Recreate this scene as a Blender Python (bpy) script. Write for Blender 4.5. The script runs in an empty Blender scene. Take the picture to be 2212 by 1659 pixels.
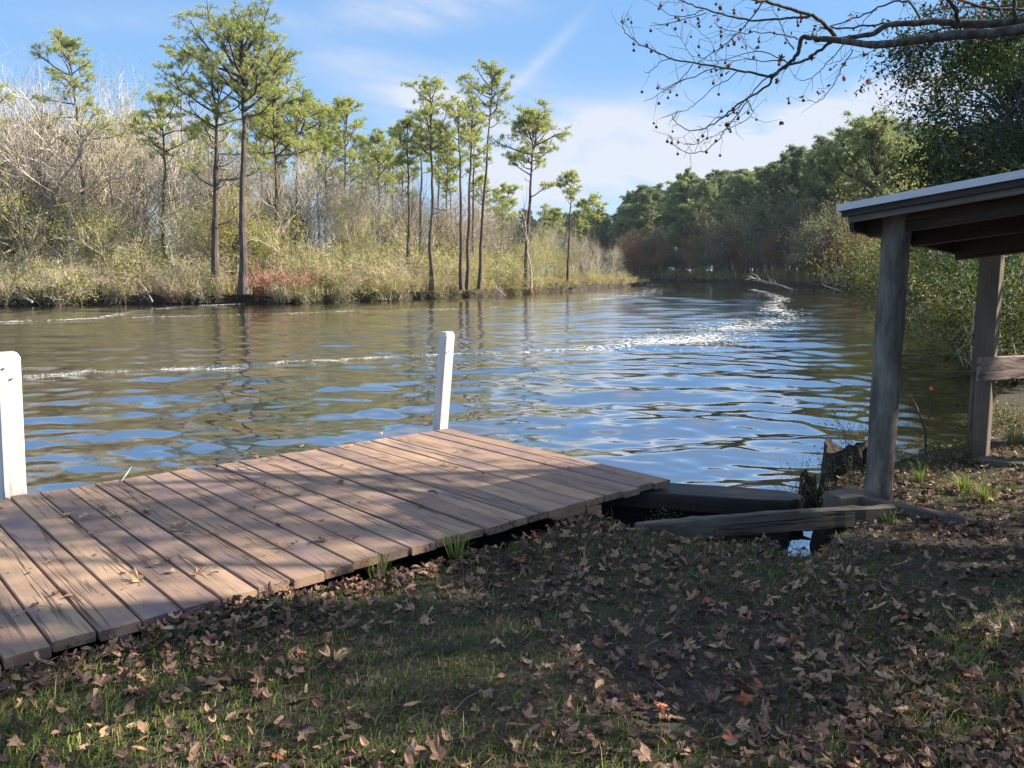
import bpy, math, random
import numpy as np
from math import radians, sin, cos, pi, sqrt, atan2
from mathutils import Vector, Matrix

sc = bpy.context.scene
COL = sc.collection

# ------------------------------------------------------------------ camera
HC = 1.40                      # eye height above the deck top (z = 0)
WZ = -0.50                     # water level
F = 1780.0                     # focal length in pixels of a 2212 px wide frame
CX, CY, HOR = 1106.0, 829.5, 589.0
PITCH = math.atan((CY - HOR) / F)
cam_d = bpy.data.cameras.new("camera")
cam = bpy.data.objects.new("camera", cam_d)
COL.objects.link(cam)
cam.location = (0, 0, HC)
cam.rotation_euler = (pi / 2 - PITCH, 0, 0)
cam_d.sensor_width = 36.0
cam_d.lens = 36.0 * F / 2212.0
cam_d.clip_start = 0.05
cam_d.clip_end = 3000
sc.camera = cam

# ------------------------------------------------------------------ light
SUN_AZ, SUN_EL = radians(82), radians(33)
sun_d = bpy.data.lights.new("sun", 'SUN')
sun = bpy.data.objects.new("sun", sun_d)
COL.objects.link(sun)
sun_d.energy = 5.0
sun_d.angle = radians(0.5)
sun_d.color = (1.0, 0.90, 0.76)
S = Vector((sin(SUN_AZ) * cos(SUN_EL), cos(SUN_AZ) * cos(SUN_EL), sin(SUN_EL)))
sun.rotation_euler = S.to_track_quat('Z', 'Y').to_euler()
sc.view_settings.view_transform = 'Standard'
sc.view_settings.look = 'None'
sc.view_settings.gamma = 1.0
sc.view_settings.exposure = 1.36
sc.cycles.max_bounces = 6
sc.cycles.diffuse_bounces = 2
sc.cycles.glossy_bounces = 3
sc.cycles.transmission_bounces = 3
sc.cycles.caustics_reflective = False
sc.cycles.caustics_refractive = False


def ray(px, py):
    u, v = (px - CX) / F, (py - CY) / F
    return np.array([u, cos(PITCH) - v * sin(PITCH), -sin(PITCH) - v * cos(PITCH)])


def P(px, py, d):              # the point d metres in front along the view axis
    return np.array([0, 0, HC]) + ray(px, py) * d


def PZ(px, py, z):             # the point on the level z
    r = ray(px, py)
    return np.array([0, 0, HC]) + r * ((z - HC) / r[2])


def PY(px, py, y):             # the point at the distance y
    r = ray(px, py)
    return np.array([0, 0, HC]) + r * (y / r[1])


# ------------------------------------------------------------------ sky
world = bpy.data.worlds.new("World")
sc.world = world
world.use_nodes = True
wt = world.node_tree
wt.nodes.clear()


def N(t, typ, **kw):
    n = t.nodes.new(typ)
    for k, v in kw.items():
        setattr(n, k, v)
    return n


def mth(t, op, a, b=None, c=None, clamp=False):
    n = t.nodes.new('ShaderNodeMath')
    n.operation = op
    n.use_clamp = clamp
    for i, x in enumerate((a, b, c)):
        if x is None:
            continue
        if isinstance(x, (int, float)):
            n.inputs[i].default_value = x
        else:
            t.links.new(x, n.inputs[i])
    return n.outputs[0]


def ramp(t, fac, stops):
    r = N(t, 'ShaderNodeValToRGB')
    e = r.color_ramp.elements
    while len(e) < len(stops):
        e.new(.5)
    for i, (p, c) in enumerate(stops):
        e[i].position = p
        e[i].color = (*c, 1)
    t.links.new(fac, r.inputs[0])
    return r.outputs[0]


sky = N(wt, 'ShaderNodeTexSky', sky_type='NISHITA')
sky.sun_disc = False
sky.sun_elevation = SUN_EL
sky.sun_rotation = SUN_AZ
sky.air_density = 1.0
sky.dust_density = 0.6
sky.ozone_density = 2.0
tc = N(wt, 'ShaderNodeTexCoord')
sx = N(wt, 'ShaderNodeSeparateXYZ')
wt.links.new(tc.outputs['Generated'], sx.inputs[0])
az = mth(wt, 'ARCTAN2', sx.outputs[0], sx.outputs[1])
el = mth(wt, 'ARCSINE', sx.outputs[2])
# wispy bands of cirrus: (px, py, half width, half height, tilt, strength)
CLOUDS = [(1430, 335, 270, 62, -.10, 1.0), (1260, 275, 170, 45, -.12, .75), (1660, 330, 260, 34, -.10, .8),
          (1830, 222, 190, 24, -.26, .75), (1150, 150, 80, 16, -.9, .3), (1010, 225, 120, 50, -.1, .75),
          (890, 205, 150, 38, .1, .45), (900, 18, 190, 34, -.12, .6), (760, 130, 110, 22, 0, .25), (1120, 390, 130, 60, 0, .7),
          (2050, 200, 150, 26, -.25, .5), (1900, 300, 120, 20, -.1, .5), (300, 40, 200, 24, -.1, .12),
          (-700, 260, 420, 80, -.1, .6), (3000, 250, 500, 90, -.1, .8), (1200, -500, 500, 80, -.2, .6)]
tot = None
for (px, py, w, h, tl, s) in CLOUDS:
    r = ray(px, py)
    r = r / np.linalg.norm(r)
    a0, e0 = atan2(r[0], r[1]), math.asin(r[2])
    da = mth(wt, 'SUBTRACT', az, a0)
    de = mth(wt, 'MULTIPLY_ADD', da, tl, mth(wt, 'SUBTRACT', el, e0))
    qa = mth(wt, 'POWER', mth(wt, 'ABSOLUTE', mth(wt, 'MULTIPLY', da, F / w)), 2.0)
    qe = mth(wt, 'POWER', mth(wt, 'ABSOLUTE', mth(wt, 'MULTIPLY', de, F / h)), 2.0)
    g = mth(wt, 'MULTIPLY', mth(wt, 'EXPONENT', mth(wt, 'MULTIPLY', mth(wt, 'ADD', qa, qe), -0.8)), s)
    tot = g if tot is None else mth(wt, 'ADD', tot, g)
cmb = N(wt, 'ShaderNodeCombineXYZ')
wt.links.new(mth(wt, 'MULTIPLY', az, 5.0), cmb.inputs[0])
wt.links.new(mth(wt, 'MULTIPLY_ADD', az, 4.0, mth(wt, 'MULTIPLY', el, 22.0)), cmb.inputs[1])
nz = N(wt, 'ShaderNodeTexNoise')
nz.inputs['Scale'].default_value = 1.3
nz.inputs['Detail'].default_value = 9
nz.inputs['Roughness'].default_value = 0.62
nz.inputs['Distortion'].default_value = 0.5
wt.links.new(cmb.outputs[0], nz.inputs['Vector'])
m = mth(wt, 'SUBTRACT', mth(wt, 'MULTIPLY', nz.outputs[0], 2.6), 0.62, clamp=True)
m = mth(wt, 'MULTIPLY', mth(wt, 'MULTIPLY', tot, 1.7), m, clamp=True)
m = mth(wt, 'MULTIPLY', m, 0.9)
hsv = N(wt, 'ShaderNodeHueSaturation')
hsv.inputs['Saturation'].default_value = 1.12
hsv.inputs['Value'].default_value = 1.0
wt.links.new(sky.outputs[0], hsv.inputs['Color'])
mixc = N(wt, 'ShaderNodeMix', data_type='RGBA')
wt.links.new(m, mixc.inputs['Factor'])
mixc.inputs['B'].default_value = (2.15, 2.25, 2.5, 1)
skyb = N(wt, 'ShaderNodeMix', data_type='RGBA')        # a clear autumn sky: Nishita pulled towards an even blue
skyb.inputs['Factor'].default_value = .88
wt.links.new(hsv.outputs[0], skyb.inputs['A'])
grd = ramp(wt, mth(wt, 'MULTIPLY', sx.outputs[2], 1.6, clamp=True), [(0, (1.15, 1.8, 2.55)), (.30, (.64, 1.28, 2.28)), (.55, (.55, 1.14, 2.15)), (.75, (.9, 1.4, 2.25)), (1, (1.3, 1.6, 2.2))])
wt.links.new(grd, skyb.inputs['B'])
wt.links.new(skyb.outputs['Result'], mixc.inputs['A'])
bg = N(wt, 'ShaderNodeBackground')
bg.inputs['Strength'].default_value = 0.15
wt.links.new(mixc.outputs['Result'], bg.inputs['Color'])
wo = N(wt, 'ShaderNodeOutputWorld')
wt.links.new(bg.outputs[0], wo.inputs[0])


# ------------------------------------------------------------------ mesh helpers
class MB:
    """gathers triangles and quads, builds one mesh object"""

    def __init__(s):
        s.v, s.f3, s.f4, s.r, s.n = [], [], [], [], 0

    def add(s, V, Fc, rnd=0.5):
        V = np.asarray(V, float)
        Fc = np.asarray(Fc, int)
        s.v.append(V)
        (s.f3 if Fc.shape[1] == 3 else s.f4).append(Fc + s.n)
        s.r.append(np.broadcast_to(np.asarray(rnd, float), (len(V),)))
        s.n += len(V)

    def mesh(s, name, mat, smooth=False):
        me = bpy.data.meshes.new(name)
        if s.n == 0:
            return me
        V = np.concatenate(s.v)
        f3 = np.concatenate(s.f3) if s.f3 else np.zeros((0, 3), int)
        f4 = np.concatenate(s.f4) if s.f4 else np.zeros((0, 4), int)
        me.vertices.add(len(V))
        me.vertices.foreach_set('co', V.astype(np.float32).ravel())
        me.loops.add(f3.size + f4.size)
        me.loops.foreach_set('vertex_index', np.concatenate([f3.ravel(), f4.ravel()]).astype(np.int32))
        me.polygons.add(len(f3) + len(f4))
        st = np.concatenate([np.arange(len(f3)) * 3, len(f3) * 3 + np.arange(len(f4)) * 4])
        me.polygons.foreach_set('loop_start', st.astype(np.int32))
        me.polygons.foreach_set('use_smooth', np.full(len(st), smooth))
        me.update(calc_edges=True)
        at = me.attributes.new('rnd', 'FLOAT', 'POINT')
        at.data.foreach_set('value', np.concatenate(s.r).astype(np.float32))
        me.materials.append(mat)
        return me

    def build(s, name, mat, parent=None, smooth=False):
        return link(name, s.mesh(name, mat, smooth), parent)


def link(name, me, parent=None):
    o = bpy.data.objects.new(name, me)
    COL.objects.link(o)
    if parent is not None:
        o.parent = parent
    return o


def tag(o, label=None, cat=None, group=None, kind=None):
    if label: o['label'] = label
    if cat: o['category'] = cat
    if group: o['group'] = group
    if kind: o['kind'] = kind
    return o


def empty(name, loc=(0, 0, 0), rz=0.0):
    o = bpy.data.objects.new(name, None)
    COL.objects.link(o)
    o.location = tuple(loc)
    o.rotation_euler = (0, 0, rz)
    o.empty_display_size = .2
    return o


def dup(root, loc, rz=0.0, s=1.0, label=None, group=None, cat=None):
    r = root.copy()
    COL.objects.link(r)
    r.location = tuple(loc)
    r.rotation_euler = (0, 0, rz)
    r.scale = (s, s, s) if isinstance(s, (int, float)) else s
    tag(r, label, cat, group)
    for ch in list(root.children):
        c = ch.copy()
        COL.objects.link(c)
        c.parent = r
        for g in list(ch.children):
            d = g.copy()
            COL.objects.link(d)
            d.parent = c
    return r


def frames(T):
    T = T / (np.linalg.norm(T, axis=-1, keepdims=True) + 1e-9)
    up = np.where(np.abs(T[..., 2:3]) > .9, np.array([1., 0, 0]), np.array([0, 0, 1.]))
    A = np.cross(T, up)
    A /= np.linalg.norm(A, axis=-1, keepdims=True) + 1e-9
    return A, np.cross(T, A)


def tube(mb, pts, rad, k=8, rnd=.5, cap=True, rough=0.0, rng=None):
    pts = np.asarray(pts, float)
    n = len(pts)
    rad = np.broadcast_to(np.asarray(rad, float), (n,))
    T = np.gradient(pts, axis=0)
    A, B = frames(T)
    for i in range(1, n):          # keep the ring from twisting
        if A[i] @ A[i - 1] < 0:
            A[i] *= -1; B[i] *= -1
    th = np.arange(k) * 2 * pi / k
    rr = np.ones((n, k))
    if rough and rng is not None:
        rr += rng.normal(0, rough, (n, k))
    V = pts[:, None] + (rad[:, None] * rr)[..., None] * (A[:, None] * np.cos(th)[None, :, None] + B[:, None] * np.sin(th)[None, :, None])
    V = V.reshape(-1, 3)
    i, j = np.meshgrid(np.arange(n - 1), np.arange(k), indexing='ij')
    j2 = (j + 1) % k
    q = np.stack([i * k + j, i * k + j2, (i + 1) * k + j2, (i + 1) * k + j], -1).reshape(-1, 4)
    mb.add(V, q, rnd)
    if cap:
        for e, ring in ((0, 0), (n - 1, (n - 1) * k)):
            V2 = np.concatenate([V[ring:ring + k], pts[e:e + 1]])
            t = [(a, (a + 1) % k, k) for a in range(k)]
            mb.add(V2, t, rnd)


def prisms(mb, p0, p1, r0, r1, k=3, rnd=.5):
    """many straight tapered twigs at once"""
    p0, p1 = np.asarray(p0, float), np.asarray(p1, float)
    n = len(p0)
    if n == 0:
        return
    A, B = frames(p1 - p0)
    th = np.arange(k) * 2 * pi / k
    ring = A[:, None] * np.cos(th)[None, :, None] + B[:, None] * np.sin(th)[None, :, None]
    r0 = np.broadcast_to(r0, (n,))[:, None, None]
    r1 = np.broadcast_to(r1, (n,))[:, None, None]
    V = np.concatenate([p0[:, None] + ring * r0, p1[:, None] + ring * r1], 1).reshape(-1, 3)
    b = (np.arange(n) * 2 * k)[:, None, None]
    j = np.arange(k)
    q = np.stack([j, (j + 1) % k, k + (j + 1) % k, k + j], -1)[None]
    mb.add(V, (b + q).reshape(-1, 4), np.repeat(np.broadcast_to(rnd, (n,)), 2 * k))


def leaves(mb, c, size, rng, rnd, aspect=.5, nrm=None, fold=.15):
    """diamond leaves with a fold along the middle"""
    n = len(c)
    if n == 0:
        return
    d = rng.normal(size=(n, 3))
    d[:, 2] -= .3
    d /= np.linalg.norm(d, axis=1, keepdims=True)
    A, B = frames(d)
    th = rng.uniform(0, 2 * pi, n)[:, None]
    s = A * np.cos(th) + B * np.sin(th)
    nn = np.cross(d, s)
    L = np.broadcast_to(size, (n,))[:, None]
    w = L * aspect * .5
    V = np.stack([c, c + d * L * .45 + s * w + nn * L * fold, c + d * L, c + d * L * .45 - s * w + nn * L * fold], 1).reshape(-1, 3)
    b = (np.arange(n) * 4)[:, None]
    t = np.concatenate([b + np.array([[0, 1, 2]]), b + np.array([[0, 2, 3]])], 0)
    mb.add(V, t, np.repeat(np.broadcast_to(rnd, (n,)), 4))


def needles(mb, c, d, rng, K=9, L=.3, w=.05, rnd=.5, spread=.85):
    n = len(c)
    if n == 0:
        return
    c = np.repeat(c, K, 0)
    dd = np.repeat(d, K, 0) * .65 + rng.normal(size=(n * K, 3)) * spread
    dd /= np.linalg.norm(dd, axis=1, keepdims=True) + 1e-9
    A, B = frames(dd)
    th = rng.uniform(0, 2 * pi, n * K)[:, None]
    s = A * np.cos(th) + B * np.sin(th)
    Ls = (L * rng.uniform(.7, 1.15, n * K))[:, None]
    V = np.stack([c - s * w * .5, c + s * w * .5, c + dd * Ls * .7 + s * w * .6, c + dd * Ls], 1).reshape(-1, 3)
    b = (np.arange(n * K) * 4)[:, None]
    r = np.repeat(np.broadcast_to(rnd, (n,)), K)
    mb.add(V, b + np.array([[0, 1, 2, 3]]), np.repeat(np.clip(r + rng.normal(0, .08, n * K), 0, 1), 4))


def box(mb, c, size, rot=None, rnd=.5, bev=0.0):
    """a box with chamfered long edges (octagonal section along x) or a plain one"""
    x, y, z = np.asarray(size, float) / 2
    if bev <= 0:
        V = np.array([(sx_ * x, sy_ * y, sz_ * z) for sx_ in (-1, 1) for sy_ in (-1, 1) for sz_ in (-1, 1)], float)
        Fq = [(0, 1, 3, 2), (4, 6, 7, 5), (0, 4, 5, 1), (2, 3, 7, 6), (0, 2, 6, 4), (1, 5, 7, 3)]
        if rot is not None: V = V @ np.array(rot).T
        mb.add(V + c, Fq, rnd)
        return
    b = bev
    sec = [(-y + b, -z), (y - b, -z), (y, -z + b), (y, z - b), (y - b, z), (-y + b, z), (-y, z - b), (-y, -z + b)]
    V = []
    for (xx, k) in ((-x, 1 - b * .6 / max(y, .01)), (-x + b * .6, 1), (x - b * .6, 1), (x, 1 - b * .6 / max(y, .01))):
        V += [(xx, p * k, q * (1 if k == 1 else 1 - b * .6 / max(z, .01))) for p, q in sec]
    V = np.array(V)
    Fq = [(i * 8 + j, i * 8 + (j + 1) % 8, (i + 1) * 8 + (j + 1) % 8, (i + 1) * 8 + j) for i in range(3) for j in range(8)]
    if rot is not None: V = V @ np.array(rot).T
    V = V + c
    mb.add(V, Fq, rnd)
    for base in (0, 24):
        mb.add(np.concatenate([V[base:base + 8], V[base:base + 8].mean(0)[None]]), [(j, (j + 1) % 8, 8) for j in range(8)], rnd)


# ------------------------------------------------------------------ materials
def newmat(name):
    m = bpy.data.materials.new(name)
    m.use_nodes = True
    t = m.node_tree
    t.nodes.clear()
    o = N(t, 'ShaderNodeOutputMaterial')
    return m, t, o


def attr(t, name='rnd'):
    a = N(t, 'ShaderNodeAttribute')
    a.attribute_name = name
    return a.outputs['Fac']


def foliage(name, stops, trans=.35, rough=.55, spec=.3, objvar=.0):
    m, t, o = newmat(name)
    f = attr(t)
    if objvar:
        oi = N(t, 'ShaderNodeObjectInfo')
        f = mth(t, 'ADD', f, mth(t, 'MULTIPLY', mth(t, 'SUBTRACT', oi.outputs['Random'], .5), objvar), clamp=True)
    c = ramp(t, f, stops)
    pb = N(t, 'ShaderNodeBsdfPrincipled')
    pb.inputs['Roughness'].default_value = rough
    pb.inputs['Specular IOR Level'].default_value = spec
    t.links.new(c, pb.inputs['Base Color'])
    tr = N(t, 'ShaderNodeBsdfTranslucent')
    t.links.new(c, tr.inputs[0])
    mx = N(t, 'ShaderNodeMixShader')
    mx.inputs[0].default_value = trans
    t.links.new(pb.outputs[0], mx.inputs[1])
    t.links.new(tr.outputs[0], mx.inputs[2])
    t.links.new(mx.outputs[0], o.inputs[0])
    return m


def solid(name, stops, scale=(6, 6, 6), rough=.8, bump=.3, detail=6, spec=.3, objvar=0., bdist=.02):
    """noise between colour stops with a matching bump, in object space"""
    m, t, o = newmat(name)
    tc = N(t, 'ShaderNodeTexCoord')
    mp = N(t, 'ShaderNodeMapping')
    mp.inputs['Scale'].default_value = scale
    t.links.new(tc.outputs['Object'], mp.inputs[0])
    n = N(t, 'ShaderNodeTexNoise')
    n.inputs['Scale'].default_value = 1
    n.inputs['Detail'].default_value = detail
    n.inputs['Roughness'].default_value = .65
    t.links.new(mp.outputs[0], n.inputs['Vector'])
    f = n.outputs[0]
    if objvar:
        f = mth(t, 'ADD', f, mth(t, 'MULTIPLY', mth(t, 'SUBTRACT', attr(t), .5), objvar), clamp=True)
    pb = N(t, 'ShaderNodeBsdfPrincipled')
    pb.inputs['Roughness'].default_value = rough
    pb.inputs['Specular IOR Level'].default_value = spec
    t.links.new(ramp(t, f, stops), pb.inputs['Base Color'])
    if bump:
        b = N(t, 'ShaderNodeBump')
        b.inputs['Strength'].default_value = bump
        b.inputs['Distance'].default_value = bdist
        t.links.new(n.outputs[0], b.inputs['Height'])
        t.links.new(b.outputs[0], pb.inputs['Normal'])
    t.links.new(pb.outputs[0], o.inputs[0])
    return m


def wood(name, light, mid, dark, rough=.75, crack=.5, axis=0, stain=None, knots=True):
    """weathered sawn timber: long grain, checks and knots along the chosen object axis"""
    m, t, o = newmat(name)
    tc = N(t, 'ShaderNodeTexCoord')
    r = attr(t)
    off = N(t, 'ShaderNodeCombineXYZ')
    for i in range(3):
        t.links.new(mth(t, 'MULTIPLY', r, (17.3, 29.1, 13.7)[i]), off.inputs[i])
    va = N(t, 'ShaderNodeVectorMath', operation='ADD')
    t.links.new(tc.outputs['Object'], va.inputs[0])
    t.links.new(off.outputs[0], va.inputs[1])

    def noise(sc_long, sc_cross, det=5, dist=0.):
        mp = N(t, 'ShaderNodeMapping')
        s = [sc_cross] * 3
        s[axis] = sc_long
        mp.inputs['Scale'].default_value = s
        t.links.new(va.outputs[0], mp.inputs[0])
        n = N(t, 'ShaderNodeTexNoise')
        n.inputs['Scale'].default_value = 1
        n.inputs['Detail'].default_value = det
        n.inputs['Roughness'].default_value = .6
        n.inputs['Distortion'].default_value = dist
        t.links.new(mp.outputs[0], n.inputs['Vector'])
        return n.outputs[0]
    grain = noise(1.6, 45, 6, .6)
    blotch = noise(2.2, 5, 4)
    fine = noise(6, 160, 3)
    f = mth(t, 'ADD', mth(t, 'MULTIPLY', grain, .45), mth(t, 'MULTIPLY', blotch, .55))
    f = mth(t, 'ADD', f, mth(t, 'MULTIPLY', mth(t, 'SUBTRACT', r, .5), .34), clamp=True)
    c = ramp(t, f, [(.28, dark), (.5, mid), (.72, light)])
    if stain:
        mx = N(t, 'ShaderNodeMix', data_type='RGBA')
        t.links.new(mth(t, 'MULTIPLY', mth(t, 'SUBTRACT', noise(1.3, 3.5, 3), .5, clamp=True), 4.5, clamp=True), mx.inputs['Factor'])
        t.links.new(c, mx.inputs['A'])
        mx.inputs['B'].default_value = (*stain, 1)
        c = mx.outputs['Result']
    ck = noise(.9, 26, 2, .25)
    cm = mth(t, 'MULTIPLY', mth(t, 'SUBTRACT', .045, mth(t, 'ABSOLUTE', mth(t, 'SUBTRACT', ck, .5))), 40, clamp=True)
    cm = mth(t, 'MULTIPLY', cm, mth(t, 'MULTIPLY', mth(t, 'SUBTRACT', noise(1.1, 9, 3), .49, clamp=True), 9, clamp=True))
    cm = mth(t, 'MULTIPLY', cm, crack)
    if knots:
        mp = N(t, 'ShaderNodeMapping')
        s = [5.2] * 3
        s[axis] = 2.3
        mp.inputs['Scale'].default_value = s
        t.links.new(va.outputs[0], mp.inputs[0])
        vo = N(t, 'ShaderNodeTexVoronoi')
        vo.inputs['Scale'].default_value = 1
        t.links.new(mp.outputs[0], vo.inputs['Vector'])
        kd = vo.outputs['Distance']
        ring = mth(t, 'MULTIPLY', mth(t, 'SUBTRACT', .24, kd, clamp=True), 4.5, clamp=True)
        ring = mth(t, 'MULTIPLY', ring, mth(t, 'ADD', .45, mth(t, 'MULTIPLY', mth(t, 'SINE', mth(t, 'MULTIPLY', kd, 190)), .4)))
        cm = mth(t, 'MAXIMUM', cm, mth(t, 'MULTIPLY', ring, .75))
    mx2 = N(t, 'ShaderNodeMix', data_type='RGBA')
    t.links.new(cm, mx2.inputs['Factor'])
    t.links.new(c, mx2.inputs['A'])
    mx2.inputs['B'].default_value = (dark[0] * .35, dark[1] * .33, dark[2] * .3, 1)
    pb = N(t, 'ShaderNodeBsdfPrincipled')
    pb.inputs['Roughness'].default_value = rough
    pb.inputs['Specular IOR Level'].default_value = .3
    t.links.new(mx2.outputs['Result'], pb.inputs['Base Color'])
    b = N(t, 'ShaderNodeBump')
    b.inputs['Strength'].default_value = .5
    b.inputs['Distance'].default_value = .004
    t.links.new(mth(t, 'SUBTRACT', mth(t, 'ADD', mth(t, 'MULTIPLY', fine, .5), grain), mth(t, 'MULTIPLY', cm, 2.5)), b.inputs['Height'])
    t.links.new(b.outputs[0], pb.inputs['Normal'])
    t.links.new(pb.outputs[0], o.inputs[0])
    return m


M = {}
M['deck'] = wood('weathered_deck_wood', (.43, .29, .185), (.315, .207, .138), (.215, .145, .115), stain=(.20, .145, .15), crack=.9)
M['timber'] = wood('old_grey_timber', (.20, .178, .145), (.115, .10, .08), (.05, .044, .035), crack=.9, knots=False)
M['darktimber'] = wood('wet_dark_timber', (.065, .056, .045), (.034, .029, .024), (.015, .013, .011), rough=.6, crack=.8, knots=False)
M['roofwood'] = wood('brown_roof_wood', (.09, .07, .055), (.055, .043, .035), (.028, .022, .018), crack=.6, knots=False)
M['sheath'] = wood('roof_sheathing', (.42, .29, .19), (.33, .23, .15), (.2, .13, .08), crack=.3, knots=False)
M['post_round'] = solid('weathered_log', [(.32, (.045, .038, .032)), (.5, (.125, .108, .09)), (.68, (.25, .22, .185))], (10, 10, 2.6), .85, .9)
M['post_sq'] = wood('square_post_wood', (.22, .175, .125), (.15, .118, .085), (.08, .063, .047), axis=2, crack=.8, knots=False)
M['rail'] = solid('peeling_painted_board', [(.36, (.06, .045, .04)), (.44, (.24, .17, .15)), (.62, (.36, .28, .25))], (5, 22, 22), .8, .6)
M['metal'] = solid('galvanised_drip_edge', [(.3, (.50, .51, .53)), (.7, (.62, .63, .66))], (3, 9, 9), .42, .05, spec=.6)
M['shingle'] = solid('roof_shingle', [(.3, (.06, .06, .06)), (.7, (.15, .145, .14))], (60, 60, 60), .9, .5)
M['white'] = solid('white_paint', [(.28, (.20, .17, .14)), (.33, (.52, .50, .47)), (.5, (.60, .59, .57)), (.7, (.65, .645, .63))], (26, 26, 3.2), .55, .5, bdist=.004)
M['bark_pine'] = solid('pine_bark', [(.3, (.045, .035, .03)), (.52, (.12, .092, .075)), (.72, (.22, .165, .135))], (3.5, 3.5, 1.1), .9, .6, bdist=.05)
M['bark_grey'] = solid('grey_bark', [(.3, (.30, .25, .205)), (.55, (.57, .49, .40)), (.75, (.70, .63, .54))], (3, 3, .8), .9, .3, objvar=.5)
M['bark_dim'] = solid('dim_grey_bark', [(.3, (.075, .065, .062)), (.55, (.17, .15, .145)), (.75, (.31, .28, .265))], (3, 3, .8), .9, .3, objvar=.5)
M['bark_gum'] = solid('sweetgum_bark', [(.3, (.03, .027, .025)), (.52, (.085, .075, .065)), (.68, (.2, .18, .16))], (22, 22, 14), .9, .6)
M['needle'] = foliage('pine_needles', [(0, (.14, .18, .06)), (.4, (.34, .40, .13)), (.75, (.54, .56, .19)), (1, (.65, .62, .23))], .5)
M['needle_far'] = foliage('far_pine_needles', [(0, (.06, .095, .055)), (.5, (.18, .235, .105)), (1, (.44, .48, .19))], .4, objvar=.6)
M['needle_lime'] = foliage('lime_pine_needles', [(0, (.16, .20, .04)), (.5, (.34, .40, .07)), (1, (.52, .54, .10))], .5)  # needles that are lime green by their own colour
M['leaf_yg'] = foliage('yellow_green_leaves', [(0, (.23, .25, .07)), (.5, (.45, .45, .11)), (.85, (.62, .57, .14)), (1, (.64, .47, .12))], .45, objvar=.4)
M['leaf_olive'] = foliage('olive_leaves', [(0, (.10, .12, .04)), (.5, (.26, .26, .09)), (1, (.45, .42, .16))], .3, objvar=.4)
M['leaf_ever'] = foliage('glossy_evergreen_leaves', [(0, (.020, .036, .012)), (.55, (.06, .105, .022)), (.86, (.16, .19, .035)), (1, (.42, .34, .05))], .3, .5, .12, objvar=.2)
M['leaf_bush'] = foliage('bank_bush_leaves', [(0, (.06, .08, .02)), (.45, (.18, .20, .045)), (.8, (.34, .31, .06)), (1, (.42, .22, .06))], .4, .5, objvar=.3)
M['leaf_rust'] = foliage('rust_leaves', [(0, (.20, .08, .03)), (.5, (.42, .16, .055)), (1, (.56, .26, .09))], .35, objvar=.5)
M['leaf_gold'] = foliage('amber_leaves', [(0, (.22, .14, .045)), (.5, (.44, .27, .08)), (1, (.58, .37, .11))], .35, objvar=.4)
M['leaf_red'] = foliage('gum_tree_leaves', [(0, (.05, .03, .03)), (.45, (.11, .04, .035)), (.75, (.38, .07, .04)), (1, (.55, .24, .05))], .45)
M['twig_red'] = foliage('reddish_twigs', [(0, (.21, .09, .07)), (.5, (.40, .19, .14)), (1, (.54, .32, .22))], .1, .8)
M['twig_tan'] = foliage('tan_twigs', [(0, (.32, .26, .18)), (.5, (.57, .49, .36)), (1, (.70, .62, .48))], .1, .8, objvar=.3)
M['straw'] = foliage('pine_straw', [(0, (.07, .05, .035)), (.5, (.16, .11, .07)), (1, (.30, .23, .15))], .1, .8)
M['reed'] = foliage('bank_grass', [(0, (.20, .16, .08)), (.45, (.46, .38, .18)), (.8, (.60, .52, .24)), (1, (.50, .50, .15))], .3, .7)
M['grass'] = foliage('lawn_grass', [(0, (.035, .06, .016)), (.4, (.085, .14, .03)), (.75, (.25, .29, .06)), (1, (.50, .44, .20))], .4, .6)
M['litter'] = foliage('dry_fallen_leaves', [(0, (.035, .022, .026)), (.25, (.12, .062, .048)), (.5, (.25, .148, .10)), (.75, (.41, .245, .145)), (.93, (.52, .36, .20)), (1, (.36, .11, .05))], .15, .6, .35)
M['foam'] = solid('river_foam', [(.3, (.62, .61, .58)), (.7, (.82, .82, .80))], (9, 9, 9), .7, .1)
M['ball'] = solid('gum_seed_ball', [(.3, (.03, .022, .018)), (.7, (.09, .07, .05))], (60, 60, 60), .9, .5)
M['stump'] = solid('rotten_stump', [(.3, (.012, .010, .009)), (.7, (.05, .04, .032))], (18, 18, 4), .9, .8)
M['board_shade'] = wood('shade_black_boards', (.035, .033, .028), (.018, .017, .015), (.008, .008, .008), rough=.7, crack=.5, knots=False)  # near-black: shade below dock and slip cap put into the colour
M['deadwood'] = solid('bleached_branch', [(.3, (.30, .27, .24)), (.7, (.50, .47, .43))], (8, 8, 8), .85, .3)
M['soil'] = solid('bank_soil', [(.3, (.018, .014, .011)), (.6, (.06, .045, .033)), (.75, (.11, .085, .06))], (1.2, 1.2, 1.2), .95, .5, bdist=.1)
M['rust'] = solid('rusty_steel', [(.3, (.10, .05, .03)), (.7, (.2, .1, .06))], (90, 90, 90), .8, .2)


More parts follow.
